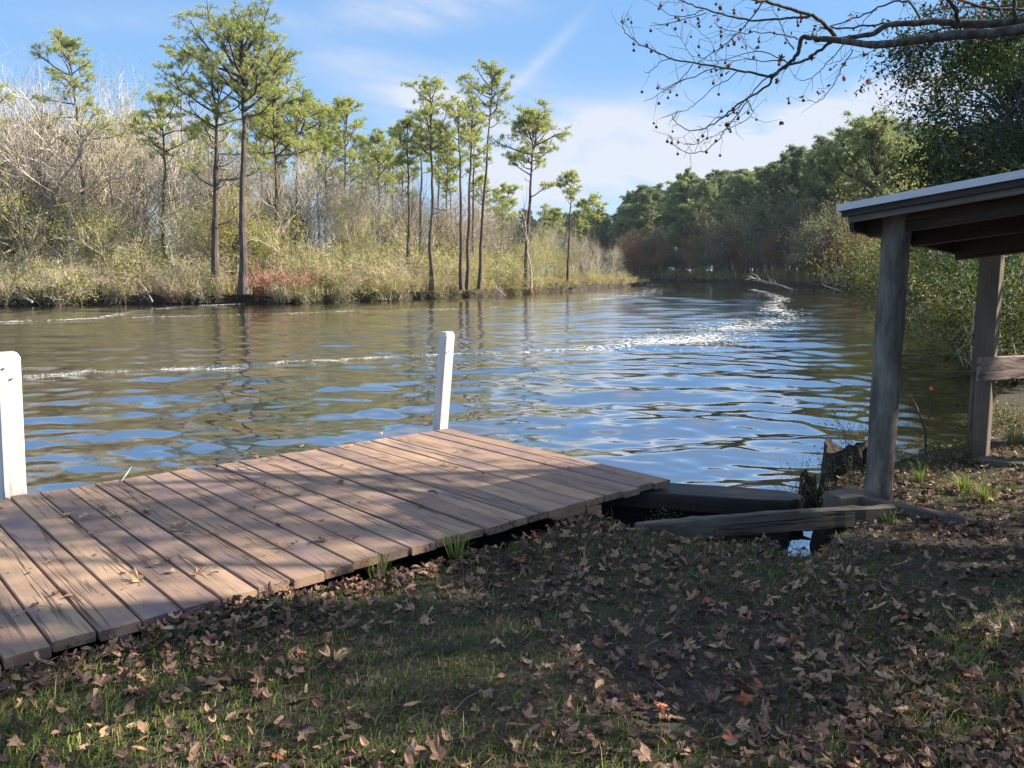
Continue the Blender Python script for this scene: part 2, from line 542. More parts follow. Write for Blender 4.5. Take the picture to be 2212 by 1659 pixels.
def ground_material():
    m, t, o = newmat('leafy_soil')
    tc = N(t, 'ShaderNodeTexCoord')

    def nz(s, d=6):
        n = N(t, 'ShaderNodeTexNoise')
        n.inputs['Scale'].default_value = s
        n.inputs['Detail'].default_value = d
        n.inputs['Roughness'].default_value = .65
        t.links.new(tc.outputs['Object'], n.inputs['Vector'])
        return n.outputs[0]
    c = ramp(t, nz(38, 8), [(.3, (.022, .017, .014)), (.5, (.065, .05, .04)), (.68, (.13, .105, .085)), (.8, (.2, .17, .14))])
    g = mth(t, 'MULTIPLY', mth(t, 'SUBTRACT', nz(2.3, 5), .47, clamp=True), 7, clamp=True)
    mx = N(t, 'ShaderNodeMix', data_type='RGBA')
    t.links.new(mth(t, 'MULTIPLY', g, .55), mx.inputs['Factor'])
    t.links.new(c, mx.inputs['A'])
    mx.inputs['B'].default_value = (.055, .065, .025, 1)
    pb = N(t, 'ShaderNodeBsdfPrincipled')
    pb.inputs['Roughness'].default_value = .95
    pb.inputs['Specular IOR Level'].default_value = .15
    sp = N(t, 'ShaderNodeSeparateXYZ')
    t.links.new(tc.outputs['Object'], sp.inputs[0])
    damp_shade = N(t, 'ShaderNodeMix', data_type='RGBA')       # low silt: shade of slip and dock painted in over damp mud
    t.links.new(mth(t, 'MULTIPLY', mth(t, 'SUBTRACT', -.17, sp.outputs[2]), 9, clamp=True), damp_shade.inputs['Factor'])
    t.links.new(mx.outputs['Result'], damp_shade.inputs['A'])
    damp_shade.inputs['B'].default_value = (.014, .012, .010, 1)
    t.links.new(damp_shade.outputs['Result'], pb.inputs['Base Color'])
    b = N(t, 'ShaderNodeBump')
    b.inputs['Strength'].default_value = .8
    b.inputs['Distance'].default_value = .02
    t.links.new(nz(55, 8), b.inputs['Height'])
    t.links.new(b.outputs[0], pb.inputs['Normal'])
    t.links.new(pb.outputs[0], o.inputs[0])
    return m


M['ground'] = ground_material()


def water_material():
    m, t, o = newmat('dark_river_water')
    tc = N(t, 'ShaderNodeTexCoord')
    hs = []
    for (s, st, d) in ((3.2, (.55, 1.3, 1), 4), (9., (.6, 1.5, 1), 3), (1.1, (.5, 1.2, 1), 2)):
        mp = N(t, 'ShaderNodeMapping')
        mp.inputs['Scale'].default_value = st
        t.links.new(tc.outputs['Object'], mp.inputs[0])
        n = N(t, 'ShaderNodeTexNoise')
        n.inputs['Scale'].default_value = s
        n.inputs['Detail'].default_value = d
        t.links.new(mp.outputs[0], n.inputs['Vector'])
        hs.append(n.outputs[0])
    # wind patches: ruffled further out, smoother by the dock
    sp = N(t, 'ShaderNodeSeparateXYZ')
    t.links.new(tc.outputs['Object'], sp.inputs[0])
    far = mth(t, 'MULTIPLY', mth(t, 'SUBTRACT', sp.outputs[1], 10.0), 1 / 22.0, clamp=True)
    h = mth(t, 'ADD', mth(t, 'MULTIPLY', hs[0], .018), mth(t, 'ADD', mth(t, 'MULTIPLY', hs[1], .006), mth(t, 'MULTIPLY', hs[2], .02)))
    b = N(t, 'ShaderNodeBump')
    b.inputs['Distance'].default_value = 1.0
    t.links.new(mth(t, 'MULTIPLY_ADD', far, .62, .16), b.inputs['Strength'])
    t.links.new(h, b.inputs['Height'])
    gl = N(t, 'ShaderNodeBsdfGlossy')
    gl.inputs['Color'].default_value = (.97, .98, 1, 1)
    gl.inputs['Roughness'].default_value = .03
    df = N(t, 'ShaderNodeBsdfDiffuse')
    df.inputs['Color'].default_value = (.018, .013, .008, 1)
    fr = N(t, 'ShaderNodeFresnel')
    fr.inputs['IOR'].default_value = 1.34
    for n_ in (gl, fr):
        t.links.new(b.outputs[0], n_.inputs['Normal'])
    mx = N(t, 'ShaderNodeMixShader')
    t.links.new(mth(t, 'POWER', fr.outputs[0], .34), mx.inputs[0])
    t.links.new(df.outputs[0], mx.inputs[1])
    t.links.new(gl.outputs[0], mx.inputs[2])
    t.links.new(mx.outputs[0], o.inputs[0])
    return m


M['water'] = water_material()

# ------------------------------------------------------------------ water
rw = np.random.default_rng(5)
WV = []
for i in range(64):
    lam = float(np.exp(rw.uniform(math.log(.2), math.log(3.4))))
    th = pi / 2 + rw.normal(0, .75 if lam < .9 else .38) + (.1 if lam > 1 else 0)
    WV.append((2 * pi / lam * cos(th), 2 * pi / lam * sin(th), lam, rw.uniform(0, 2 * pi)))


def wave(x, y, sp=None):
    """water height; short waves fade where the sheet gets too coarse for them"""
    h = np.zeros_like(x)
    amp_right = np.clip(.95 + .045 * (x + 4) * np.clip(12 / np.maximum(y, 4), .4, 1.5), .8, 1.4)
    for (kx, ky, lam, ph) in WV:
        a = .0021 * lam ** .86
        w = 1.0 if sp is None else np.clip((lam / sp - 3.0) / 3.0, 0, 1)
        h += a * w * np.sin(kx * x + ky * y + ph + .35 * np.sin(.7 * x + .4 * y + ph))
    return h * amp_right


def water_sheet():
    ny, nx = 860, 420
    ys = 2.5 * (270 / 2.5) ** (np.arange(ny) / (ny - 1))
    us = np.linspace(-1.15, 1.15, nx)
    us = np.concatenate([[-9, -4, -2], us, [2, 4, 9]])
    ys = np.concatenate([[-60, -20, -4], ys, [420, 700, 1400]])
    wid = np.maximum(ys, 3)
    X = us[None] * wid[:, None]
    Y = np.repeat(ys[:, None], len(us), 1)
    sp = np.maximum(np.gradient(ys)[:, None], np.gradient(us)[None] * wid[:, None])
    Z = WZ + wave(X, Y, sp)
    V = np.stack([X, Y, Z], -1).reshape(-1, 3)
    n, k = len(ys), len(us)
    i, j = np.meshgrid(np.arange(n - 1), np.arange(k - 1), indexing='ij')
    q = np.stack([i * k + j, i * k + j + 1, (i + 1) * k + j + 1, (i + 1) * k + j], -1).reshape(-1, 4)
    mb = MB()
    mb.add(V, q)
    o = mb.build('water', M['water'], smooth=True)
    tag(o, kind='structure')


water_sheet()
mb = MB()
mb.add([(-2500, -800, -1.6), (2500, -800, -1.6), (2500, 2800, -1.6), (-2500, 2800, -1.6)], [(0, 1, 2, 3)])
tag(mb.build('river_bed', M['soil']), kind='structure')

# ------------------------------------------------------------------ deck axes
pA, pB, pC, pD = [PZ(*p, 0.0)[:2] for p in ((968, 925), (1445, 1034), (0, 1408), (0, 1068))]
ang = atan2(*(pA - pB)[::-1])
a2 = atan2(*(pC - pB)[::-1])
ang = (ang + a2 - pi / 2) / 2 if abs(a2 - pi / 2 - ang) < .3 else ang
E1 = np.array([cos(ang), sin(ang)])
E2 = np.array([-sin(ang), cos(ang)])
LB = float((pA - pB) @ E1)


def deckpt(x, y, z=0.0):
    q = pB + E1 * x + E2 * y
    return np.array([q[0], q[1], z])


# ------------------------------------------------------------------ near ground
GZ = -0.07
shore = [deckpt(.45, 40), deckpt(.45, 8), deckpt(.42, 3), deckpt(.30, 1.9), deckpt(.1, 1.35)]
shore = [deckpt(.75, 40), deckpt(.75, 8), deckpt(.75, 3), deckpt(.65, 1.9), deckpt(.55, 1.2), deckpt(.5, .6)]
shore += [PZ(px, py, GZ) for px, py in ((1250, 1105), (1330, 1112), (1395, 1140), (1480, 1152), (1590, 1150), (1690, 1146), (1700, 1172), (1760, 1172), (1775, 1140), (1830, 1118), (1890, 1108),
                                        (1880, 1085), (1822, 1082), (1790, 1068), (1768, 1045), (1830, 1012), (1930, 985), (2010, 968), (2075, 958), (2098, 905), (2150, 850), (2210, 800), (2300, 760))]
shore = [np.array(s[:2]) for s in shore]
sh2 = [np.array(p) for p in ((7.6, 12.0), (9.2, 15.0), (11.5, 19.0), (14.5, 25), (19, 36))]
poly = shore + sh2 + [np.array(p) for p in ((70, 36), (70, -60), (-60, -60))]
poly = np.array(poly)


def sdist(x, y):
    """signed distance to the land outline, positive on land"""
    shp = x.shape
    p = np.stack([x.ravel(), y.ravel()], 1)
    d = np.full(len(p), 1e9)
    ins = np.zeros(len(p), bool)
    n = len(poly)
    for i in range(n):
        a, b = poly[i], poly[(i + 1) % n]
        ab = b - a
        t = np.clip(((p - a) @ ab) / (ab @ ab), 0, 1)
        d = np.minimum(d, np.linalg.norm(p - a - t[:, None] * ab, axis=1))
        c = ((a[1] > p[:, 1]) != (b[1] > p[:, 1]))
        xx = a[0] + (p[:, 1] - a[1]) / (b[1] - a[1] + 1e-12) * ab[0]
        ins ^= c & (p[:, 0] < xx)
    return np.where(ins, d, -d).reshape(shp)


SLIP = PZ(1480, 1105, -.4)[:2]
GLINT = PZ(1733, 1160, -.5)[:2]
rg = np.random.default_rng(11)
GN = [(rg.uniform(.6, 7) * np.array([cos(a), sin(a)]), rg.uniform(0, 6)) for a in rg.uniform(0, 2 * pi, 26)]


def gnoise(x, y):
    h = np.zeros_like(x, dtype=float)
    for k, ph in GN:
        f = np.linalg.norm(k)
        h += .012 / f ** .7 * np.sin(k[0] * x + k[1] * y + ph)
    return h


def gheight(x, y):
    x, y = np.asarray(x, float), np.asarray(y, float)
    d = sdist(x, y)
    t = np.clip((d + .22) / .30, 0, 1)
    t = t * t * (3 - 2 * t)
    base = GZ + gnoise(x, y) + .01 * np.clip(d, 0, 3) + .05 * np.clip((x - 9) / 6, 0, 3)
    z = -1.25 + (base + 1.25) * t
    # the slip between the timbers is half silted up with mud, darkened for its shade
    mud = np.maximum(np.exp(-(((x - SLIP[0] + .25) / 1.05) ** 4 + ((y - SLIP[1]) / .42) ** 4)), 0) * np.where((x - GLINT[0]) ** 2 + (y - GLINT[1]) ** 2 < .11 ** 2, 0, 1)
    z = np.maximum(z, -1.25 + (.82 + .04 * gnoise(x * 4, y * 4)) * np.clip(mud * 3, 0, 1))
    # soil lies a little lower than the boards where the dock overlaps it
    dx = (x - pB[0]) * E1[0] + (y - pB[1]) * E1[1]
    dy = (x - pB[0]) * E2[0] + (y - pB[1]) * E2[1]
    under = np.clip((dx + .10) / .12, 0, 1) * np.clip(dy / .2 + .5, 0, 1)
    return z - under * np.where(z > -.4, .12, 0)


def near_ground():
    xs = np.concatenate([np.arange(-60, -6, 3.), np.arange(-6, 7.5, .055), np.arange(7.5, 16, .4), np.arange(16, 70.1, 3.)])
    ys = np.concatenate([np.arange(-60, .2, 3.), np.arange(.2, 9.5, .055), np.arange(9.5, 20, .4), np.arange(20, 36.1, 2.)])
    X, Y = np.meshgrid(xs, ys)
    V = np.stack([X, Y, gheight(X, Y)], -1).reshape(-1, 3)
    n, k = len(ys), len(xs)
    i, j = np.meshgrid(np.arange(n - 1), np.arange(k - 1), indexing='ij')
    q = np.stack([i * k + j, i * k + j + 1, (i + 1) * k + j + 1, (i + 1) * k + j], -1).reshape(-1, 4)
    z = V[:, 2][q].max(1)
    mb = MB()
    mb.add(V, q[z > -1.2])
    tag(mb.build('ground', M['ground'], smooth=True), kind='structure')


near_ground()


# ------------------------------------------------------------------ far banks
def bank(name, pts, side, prof, rng):
    pts = np.array(pts, float)
    # resample
    seg = np.linalg.norm(np.diff(pts, axis=0), axis=1)
    s = np.concatenate([[0], np.cumsum(seg)])
    t = np.arange(0, s[-1], 1.2)
    p = np.stack([np.interp(t, s, pts[:, i]) for i in range(2)], 1)
    T = np.gradient(p, axis=0)
    for _ in range(12):
        T[1:-1] = (T[:-2] + T[1:-1] + T[2:]) / 3
    T /= np.linalg.norm(T, axis=1, keepdims=True)
    Nn = np.stack([-T[:, 1], T[:, 0]], 1) * side
    jit = np.convolve(rng.normal(0, 1.15, len(t)), np.ones(5) / 5, 'same')
    V = []
    for (off, z) in prof:
        w = jit * (1 if off < 4 else 0)
        q = p + Nn * (off + w)[:, None]
        zz = z + (np.convolve(rng.normal(0, .3, len(t)), np.ones(3) / 3, 'same') if z > WZ else 0)
        V.append(np.concatenate([q, (np.zeros(len(t)) + zz)[:, None]], 1))
    k = len(t)
    V = np.concatenate(V)
    n = len(prof)
    i, j = np.meshgrid(np.arange(n - 1), np.arange(k - 1), indexing='ij')
    qd = np.stack([i * k + j, i * k + j + 1, (i + 1) * k + j + 1, (i + 1) * k + j], -1).reshape(-1, 4)
    mb = MB()
    mb.add(V, qd)
    tag(mb.build(name, M['soil'], smooth=True), kind='structure')
    return p, Nn


LSH = [PZ(px, py, WZ)[:2] for px, py in ((-500, 672), (-200, 664), (0, 661), (240, 657), (500, 656), (640, 656), (830, 650), (1030, 641), (1120, 636), (1200, 631), (1290, 625), (1350, 620.5))]
LSH += [np.array(p) for p in ((19, 118), (16, 128), (5, 150), (-25, 185), (-80, 215), (-160, 235))]
LSH[-7] = LSH[-7]
RSH = [np.array(p) for p in ((17, 31), (24, 45), (31, 60), (36, 76), (38, 92), (40, 110), (41, 130), (40, 155), (37, 185), (30, 215), (12, 245), (-30, 275), (-90, 300), (-180, 320))]
PROF = [(-.8, -1.4), (-.1, -.75), (.10, -.45), (.05, -.15), (.12, .12), (.5, .2), (1.2, .18), (6, .3), (25, .6), (90, 1.2), (500, 3)]
rb = np.random.default_rng(3)
lp, ln = bank('left_river_bank', LSH, 1, PROF, rb)
rp, rn = bank('right_river_bank', RSH, -1, PROF, rb)

# ------------------------------------------------------------------ tree builders


def unit(v):
    return v / (np.linalg.norm(v) + 1e-9)


class Segs:
    def __init__(s):
        s.a, s.b, s.r0, s.r1 = [], [], [], []

    def put(s, a, b, r0, r1):
        s.a.append(a); s.b.append(b); s.r0.append(r0); s.r1.append(r1)

    def flush(s, mb, rnd, k=3):
        if s.a:
            n = len(s.a)
            prisms(mb, np.array(s.a), np.array(s.b), np.array(s.r0), np.array(s.r1), k, np.full(n, rnd) if np.isscalar(rnd) else rnd)


def pine_meshes(seed, H, r0, lean=(0, 0), zc=.62, R=3.0, nb=26, flat=.4, K=15, L=.34, w=.03, sub=1.0, tilt=.5, low=0, extra=None, bright=.5, mat='needle', wob=.12, asym=(0, 0)):
    """one pine: a tapered trunk with limbs, and a crown of needle tufts"""
    rng = np.random.default_rng(seed)
    n = 16
    t = np.linspace(0, 1, n)
    wx = np.cumsum(rng.normal(0, wob, n)) * .35
    wy = np.cumsum(rng.normal(0, wob, n)) * .35
    wx -= t * wx[-1]; wy -= t * wy[-1]
    tr = np.stack([lean[0] * t ** 1.3 + wx, lean[1] * t ** 1.3 + wy, H * t], 1)
    tb = MB()
    flare = 1 + .5 * np.exp(-t * 22)
    tube(tb, tr, np.maximum(r0 * (1 - t) ** .7 * flare, .025), 9)
    big, small, C, D, Rn = Segs(), Segs(), [], [], []

    def at(q):
        return np.array([np.interp(q, t, tr[:, i]) for i in range(3)])

    def limb(q, az_, L_, el_, dead=False):
        p = at(q)
        d = np.array([cos(az_) * cos(el_), sin(az_) * cos(el_), sin(el_)])
        m = 6
        r = max(.018 + .021 * L_, .024)
        pts = [p]
        for i in range(m):
            d = unit(d + np.array([0, 0, .13]) + rng.normal(0, .15, 3))
            p2 = p + d * L_ / m
            rr = r * (1 - i / m * .75)
            big.put(p, p2, rr, r * (1 - (i + 1) / m * .75))
            p = p2
            pts.append(p)
        pts = np.array(pts)
        if dead:
            for _ in range(3):
                u = rng.uniform(.4, 1); b = pts[int(u * m)]
                small.put(b, b + unit(rng.normal(size=3)) * L_ * .3, .018, .006)
            return
        ns = int((3 + L_ * 2.1) * sub)
        for s in range(ns):
            u = rng.uniform(.42, 1.0)
            k = min(int(u * m), m - 1)
            b = pts[k] + (pts[k + 1] - pts[k]) * rng.random()
            sd = unit(d * .55 + rng.normal(0, .75, 3) * np.array([1, 1, .4]) + np.array([0, 0, tilt * .55]))
            sl = L_ * .34 * (1.25 - u) + .35
            e = b + sd * sl
            small.put(b, e, .02, .009)
            sh = rng.uniform(-.15, .15)
            for (q0, ofs) in ((1.0, 0), (.8, .1), (1.0, .2), (1.0, .24), (.9, .22)):
                c = b + (e - b) * q0 + rng.normal(0, 1, 3) * ofs * np.array([1, 1, .5])
                if ofs > .1:
                    small.put(b + (e - b) * q0 * .8, c, .011, .006)
                C.append(c); D.append(sd)
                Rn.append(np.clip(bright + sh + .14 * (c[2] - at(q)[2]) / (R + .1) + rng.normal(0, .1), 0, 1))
    for i in range(nb):
        s = (i + rng.uniform(.1, .9)) / nb
        q = zc + (1 - zc) * s ** .85
        prof = .6 + .4 * s / flat if s < flat else max(.16, 1 - ((s - flat) / (1 - flat)) ** 1.8 * .8)
        az_ = i * 2.4 + rng.normal(0, .35)
        Lb = R * prof * rng.uniform(.55, 1.25) * (1 + asym[0] * cos(az_) + asym[1] * sin(az_))
        limb(min(q, .985), az_, max(Lb, .3), .12 + .75 * s + rng.normal(0, .12))
    for i in range(low):
        limb(rng.uniform(zc * .45, zc), rng.uniform(0, 6.3), R * rng.uniform(.2, .55), rng.uniform(-.1, .4), dead=True)
    for (q, az_, Lb, el_) in (extra or []):
        limb(q, az_, Lb, el_)
    big.flush(tb, .5, 5)
    small.flush(tb, .5, 3)
    cb = MB()
    fz = H / max(np.percentile([c[2] for c in C], 99) + .15, H * .8) if C else 1
    for v in tb.v:
        v[:, 2] *= fz
    if C:
        C = [c * np.array([1, 1, fz]) for c in C]
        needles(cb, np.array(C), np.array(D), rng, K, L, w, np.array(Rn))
    return tb.mesh('pine_trunk', M['bark_pine']), cb.mesh('pine_crown', M[mat])


def make_tree(name, loc, tm, cm, label, cat, group=None, rz=0., extra=()):
    r = empty(name, loc, rz)
    tag(r, label, cat, group)
    link('trunk', tm, r)
    if cm is not None:
        link('crown', cm, r)
    return r


def branch_rec(rng, segs, tips, p, d, L, r, lev, kids, up, wob, taper=.55, sprd=.75):
    m = 4
    pts = [p]
    for i in range(m):
        d = unit(d + rng.normal(0, wob, 3) + np.array([0, 0, up]))
        p2 = p + d * L / m
        segs[0 if r > .03 else 1].put(p, p2, r * (1 - i / m * (1 - taper)), r * (1 - (i + 1) / m * (1 - taper)))
        p = p2
        pts.append(p)
    if lev >= len(kids):
        tips.append((pts[-1], d))
        tips.append((pts[2], d))
        return
    for c in range(kids[lev]):
        u = 1.0 if c == 0 else rng.uniform(.3, .98)
        k = min(int(u * m), m - 1)
        b = pts[k] + (pts[k + 1] - pts[k]) * (u * m - k)
        nd = unit(d * .8 + rng.normal(0, sprd, 3))
        branch_rec(rng, segs, tips, b, nd, L * rng.uniform(.45, .72), max(r * taper * rng.uniform(.6, .95), .006), lev + 1, kids, up, wob, taper, sprd)


def bare_meshes(seed, H, r0, kids=(7, 5, 4, 3), up=.09, wob=.14, bark='bark_grey', leafmat=None, nleaf=0, lsize=.12, lean=(0, 0), tw=1.0, sprd=.7, fork=.5):
    """a leafless broadleaved tree, with a sprinkling of leaves if asked"""
    rng = np.random.default_rng(seed)
    segs, tips = (Segs(), Segs()), []
    p = np.zeros(3)
    d = unit(np.array([lean[0], lean[1], 1.]))
    branch_rec(rng, segs, tips, p, d, H * fork, r0, 0, kids, up, wob, .6, sprd)
    tb = MB()
    segs[0].flush(tb, .45, 6)
    segs[1].r0 = [x * tw for x in segs[1].r0]
    segs[1].r1 = [x * tw for x in segs[1].r1]
    if segs[1].a:
        segs[1].flush(tb, rng.uniform(.4, .9, len(segs[1].a)), 3)
    cb = None
    if nleaf:
        T = np.array([x[0] for x in tips])
        idx = rng.integers(0, len(T), nleaf)
        c = T[idx] + rng.normal(0, lsize * 1.5, (nleaf, 3))
        cl = rng.uniform(0, 1, len(T))[idx]
        cb = MB()
        leaves(cb, c, lsize * rng.uniform(.6, 1.3, nleaf), rng, np.clip(.6 * cl + .4 * rng.random(nleaf), 0, 1), .6)
        cb = cb.mesh('leafy_crown', M[leafmat])
    return tb.mesh('bare_trunk', M[bark]), cb


def shrub_meshes(seed, H, W, nst=12, kids=(4, 4, 3), leafmat=None, nleaf=2500, lsize=.1, bark='twig_tan', tw=1.0, up=.05, bare=None, root=1.0):
    """many stems from the ground, twigs, small leaves in clumps"""
    rng = np.random.default_rng(seed)
    segs, tips = (Segs(), Segs()), []
    for i in range(nst):
        a = rng.uniform(0, 2 * pi)
        ro = rng.uniform(.05, .4) * W * root
        p = np.array([cos(a) * ro, sin(a) * ro, -.1])
        d = unit(np.array([cos(a) * .6 * W / H, sin(a) * .6 * W / H, 1]))
        branch_rec(rng, segs, tips, p, d, H * rng.uniform(.35, .62), .022, 0, kids, up, .16, .6, .75)
    tb = MB()
    for s in segs:
        s.r0 = [x * tw for x in s.r0]; s.r1 = [x * tw for x in s.r1]
        if s.a:
            s.flush(tb, rng.uniform(.2, 1, len(s.a)), 3)
    cb = None
    if nleaf:
        T = np.array([x[0] for x in tips])
        cl = rng.uniform(0, 1, len(T))
        keep = np.flatnonzero(cl > (.25 if bare is None else bare))
        idx = keep[rng.integers(0, len(keep), nleaf)]
        c = T[idx] + rng.normal(0, lsize * 1.6, (nleaf, 3))
        cb = MB()
        z = np.clip(c[:, 2] / H, 0, 1)
        leaves(cb, c, lsize * rng.uniform(.6, 1.3, nleaf), rng, np.clip(.25 + .3 * cl[idx] + .15 * z + rng.normal(0, .14, nleaf), 0, 1), .5)
        cb = cb.mesh('shrub_foliage', M[leafmat])
    return tb.mesh('shrub_stems', M[bark]), cb


def make_shrub(name, tm, cm, loc, label, group=None, rz=0., cat='shrub'):
    r = empty(name, loc, rz)
    tag(r, label, cat, group)
    link('stems', tm, r)
    if cm is not None:
        link('foliage', cm, r)
    return r


def leafy_meshes(seed, H, r0, lobes, ncl, per, lsize, mat, bark='bark_dim', sig=.28, lean=(0, 0), bright=.4):
    """a broadleaved tree in leaf: limbs run out to leaf clumps spread through the lobes of its crown"""
    rng = np.random.default_rng(seed)
    tb, cb = MB(), MB()
    t = np.linspace(0, 1, 9)
    top = np.array([lean[0], lean[1], H * .8])
    tr = np.stack([lean[0] * t, lean[1] * t, H * .8 * t], 1) + np.cumsum(rng.normal(0, .05, (9, 3)), 0) * t[:, None]
    tube(tb, tr, r0 * (1 - t * .8), 9)
    sg = Segs()
    vol = np.array([l[3] * l[4] * l[5] for l in lobes])
    pick = rng.choice(len(lobes), ncl, p=vol / vol.sum())
    for i in pick:
        cx, cy, cz, rx, ry, rz_ = lobes[i]
        u = unit(rng.normal(size=3)) * rng.uniform(.35, 1) ** .45
        c = np.array([cx, cy, cz]) + u * np.array([rx, ry, rz_])
        q = np.clip(c[2] / (H * .8) * rng.uniform(.45, .8), .15, .97)
        b = np.array([np.interp(q, t, tr[:, k]) for k in range(3)])
        mid = b + (c - b) * .5 + np.array([0, 0, .12 * np.linalg.norm(c - b)]) + rng.normal(0, .1, 3)
        rr = .012 + .006 * np.linalg.norm(c - b)
        sg.put(b, mid, rr * 1.5, rr); sg.put(mid, c, rr, .006)
        n = int(per * rng.uniform(.6, 1.4))
        for _ in range(5):
            sg.put(c, c + rng.normal(0, sig * 1.2, 3), .007, .003)
        cc = c + rng.normal(0, sig, (n, 3)) * np.array([1, 1, .75])
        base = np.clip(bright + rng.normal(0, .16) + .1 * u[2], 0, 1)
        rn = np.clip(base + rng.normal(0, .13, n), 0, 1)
        leaves(cb, cc, lsize * rng.uniform(.65, 1.25, n), rng, rn, .45)
    sg.flush(tb, .5, 4)
    return tb.mesh('leafy_trunk', M[bark]), cb.mesh('leafy_crown', M[mat])


# ------------------------------------------------------------------ left bank: the tall pines, one by one
def base_at(px, dist):
    r = ray(px, HOR)
    return np.array([r[0] / r[1] * dist, dist, .15])


# px of foot, distance, px/py of top, py of crown bottom, crown half width px, limbs, seed, label, options
PINES = [
    (196, 58, 142, 66, 245, 52, 26, 1, 'tall pine leaning left with its crown bent over, far left of the bank', dict(extra=[(.60, 3.4, 2.6, .15), (.62, 0.2, 2.8, .2), (.64, .3, 2.2, .35), (.58, 2.6, 1.8, .1), (.63, 5.6, 2.0, .3), (.66, .9, 1.8, .4)], flat=.5, asym=(-.3, 0))),
    (350, 56, 353, 200, 345, 62, 22, 2, 'forked slim pine with pale trunk between the bent pine and the thick one', dict(low=10)),
    (398, 72, 394, 92, 190, 40, 15, 3, 'thin far pine with small tuft showing left behind the tallest pine', dict()),
    (462, 51, 468, 128, 300, 88, 28, 4, 'thick-trunked pine with ragged open crown left of the tallest pine', dict(low=14, bright=.6, extra=[(.80, 3.0, 3.2, .5), (.55, .15, 3.0, .12), (.52, 3.3, 2.2, .3)], sub=.8)),
    (524, 50, 520, 12, 205, 132, 46, 5, 'tallest pine on the left bank with broad rounded crown', dict(flat=.35, bright=.42, extra=[(.72, .1, 2.6, .5)])),
    (597, 57, 592, 115, 330, 86, 34, 6, 'tall straight pine right of the tallest one with spreading limbs', dict(flat=.3, low=6, bright=.6, extra=[(.60, .1, 3.2, .5), (.57, .2, 2.4, .4)])),
    (640, 66, 640, 195, 335, 70, 32, 7, 'lime green pine just behind the straight pine with spreading limbs', dict(mat='needle_lime')),
    (690, 78, 688, 222, 340, 44, 20, 8, 'bushy green pine behind the gap right of the spreading pine', dict()),
    (742, 70, 744, 212, 340, 52, 24, 9, 'round-topped pine standing alone against sky left of centre', dict(flat=.35, low=3)),
    (818, 66, 818, 278, 420, 38, 20, 10, 'short pine with narrow drooping crown left of the central cluster', dict()),
    (884, 61, 880, 246, 380, 36, 20, 11, 'dark pine with flat-topped crown at the left of central cluster', dict(flat=.55, low=3)),
    (908, 74, 908, 240, 370, 32, 16, 12, 'pine half hidden behind the two front pines of the central cluster', dict()),
    (930, 60, 928, 166, 345, 58, 26, 13, 'tall pine with two-tiered fan crown in the central cluster', dict(flat=.6, sub=.8, extra=[(.70, 0.2, 1.8, .2), (.68, 3.3, 1.3, .2)])),
    (962, 78, 965, 300, 420, 40, 20, 14, 'low broad pine behind the central cluster', dict()),
    (996, 60, 990, 215, 330, 32, 18, 15, 'slim pine with one-sided sparse crown beside its twin', dict(asym=(-.4, 0), sub=.7, low=4)),
    (1010, 62, 1020, 206, 330, 34, 20, 16, 'slim pine with oval crown, right one of the twin pines', dict(sub=.8, low=5)),
    (1020, 76, 1025, 268, 400, 32, 16, 17, 'small pine behind the twin pines', dict()),
    (1036, 64, 1064, 134, 255, 58, 28, 18, 'tall pine with crooked leaning trunk rising from the water edge', dict(flat=.45, sub=.7, low=8, bright=.4)),
    (1134, 72, 1152, 221, 345, 72, 36, 19, 'umbrella-shaped pine standing clear against the white cloud', dict(flat=.32, extra=[(.55, 0.1, 2.2, .05), (.68, 3.2, 2.6, .1)])),
    (1226, 84, 1236, 368, 430, 28, 14, 20, 'short leaning pine with small round crown near the point', dict(low=5)),
    (1282, 120, 1281, 418, 480, 28, 14, 21, 'small distant pine behind the tip of the left bank', dict()),
    (1258, 130, 1256, 430, 500, 20, 12, 22, 'slim distant pine beside the small pine at the tip', dict()),
    (1100, 105, 1098, 396, 470, 24, 12, 23, 'small far pine seen below the umbrella-shaped pine', dict()),
    (1072, 110, 1072, 408, 480, 26, 12, 24, 'far pine between the crooked pine and the umbrella-shaped pine', dict()),
    (300, 78, 296, 240, 330, 36, 16, 25, 'pale green far pine among bare trees at left', dict(mat='needle_lime')),
    (560, 74, 562, 232, 360, 62, 26, 26, 'lime green pine low behind the tallest pine', dict(mat='needle_lime')),
    (850, 84, 850, 268, 400, 26, 14, 27, 'far thin pine between the short pine and the dark flat-topped pine', dict()),
    (780, 88, 782, 290, 400, 30, 14, 28, 'far pine right of the round-topped pine', dict()),
    (1208, 150, 1206, 450, 510, 18, 10, 29, 'tiny far pine left of the short leaning pine', dict()),
    (-40, 60, -50, 150, 320, 60, 24, 30, 'pine cut by the left edge of the photo', dict()),
]
SLIMP = []
for (fx, dist, tx, ty, cy_, hw, nb, seed, lab, opt) in PINES:
    b = base_at(fx, dist)
    top = PY(tx, ty, dist)
    H = top[2] - b[2]
    zb = PY(tx, cy_, dist)[2]
    R = hw / F * dist
    o = dict(opt)
    scl = dist / 55.0
    o.setdefault('low', 2)
    kw = dict(zc=float(np.clip((zb - b[2]) / H, .2, .9)), R=R * 1.16, nb=int(nb * .86), lean=(top[0] - b[0], 0), w=.022 * scl, L=.235 * scl ** .5, K=17)
    kw.update(o)
    r0 = {4: .27, 5: .25, 19: .2, 1: .19}.get(seed, .155)
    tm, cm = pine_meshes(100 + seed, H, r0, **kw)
    make_tree('pine_tree', b, tm, cm, lab, 'pine tree', 'pines on the left bank')
    if seed in (10, 12, 17, 8):
        SLIMP.append((tm, cm, H))

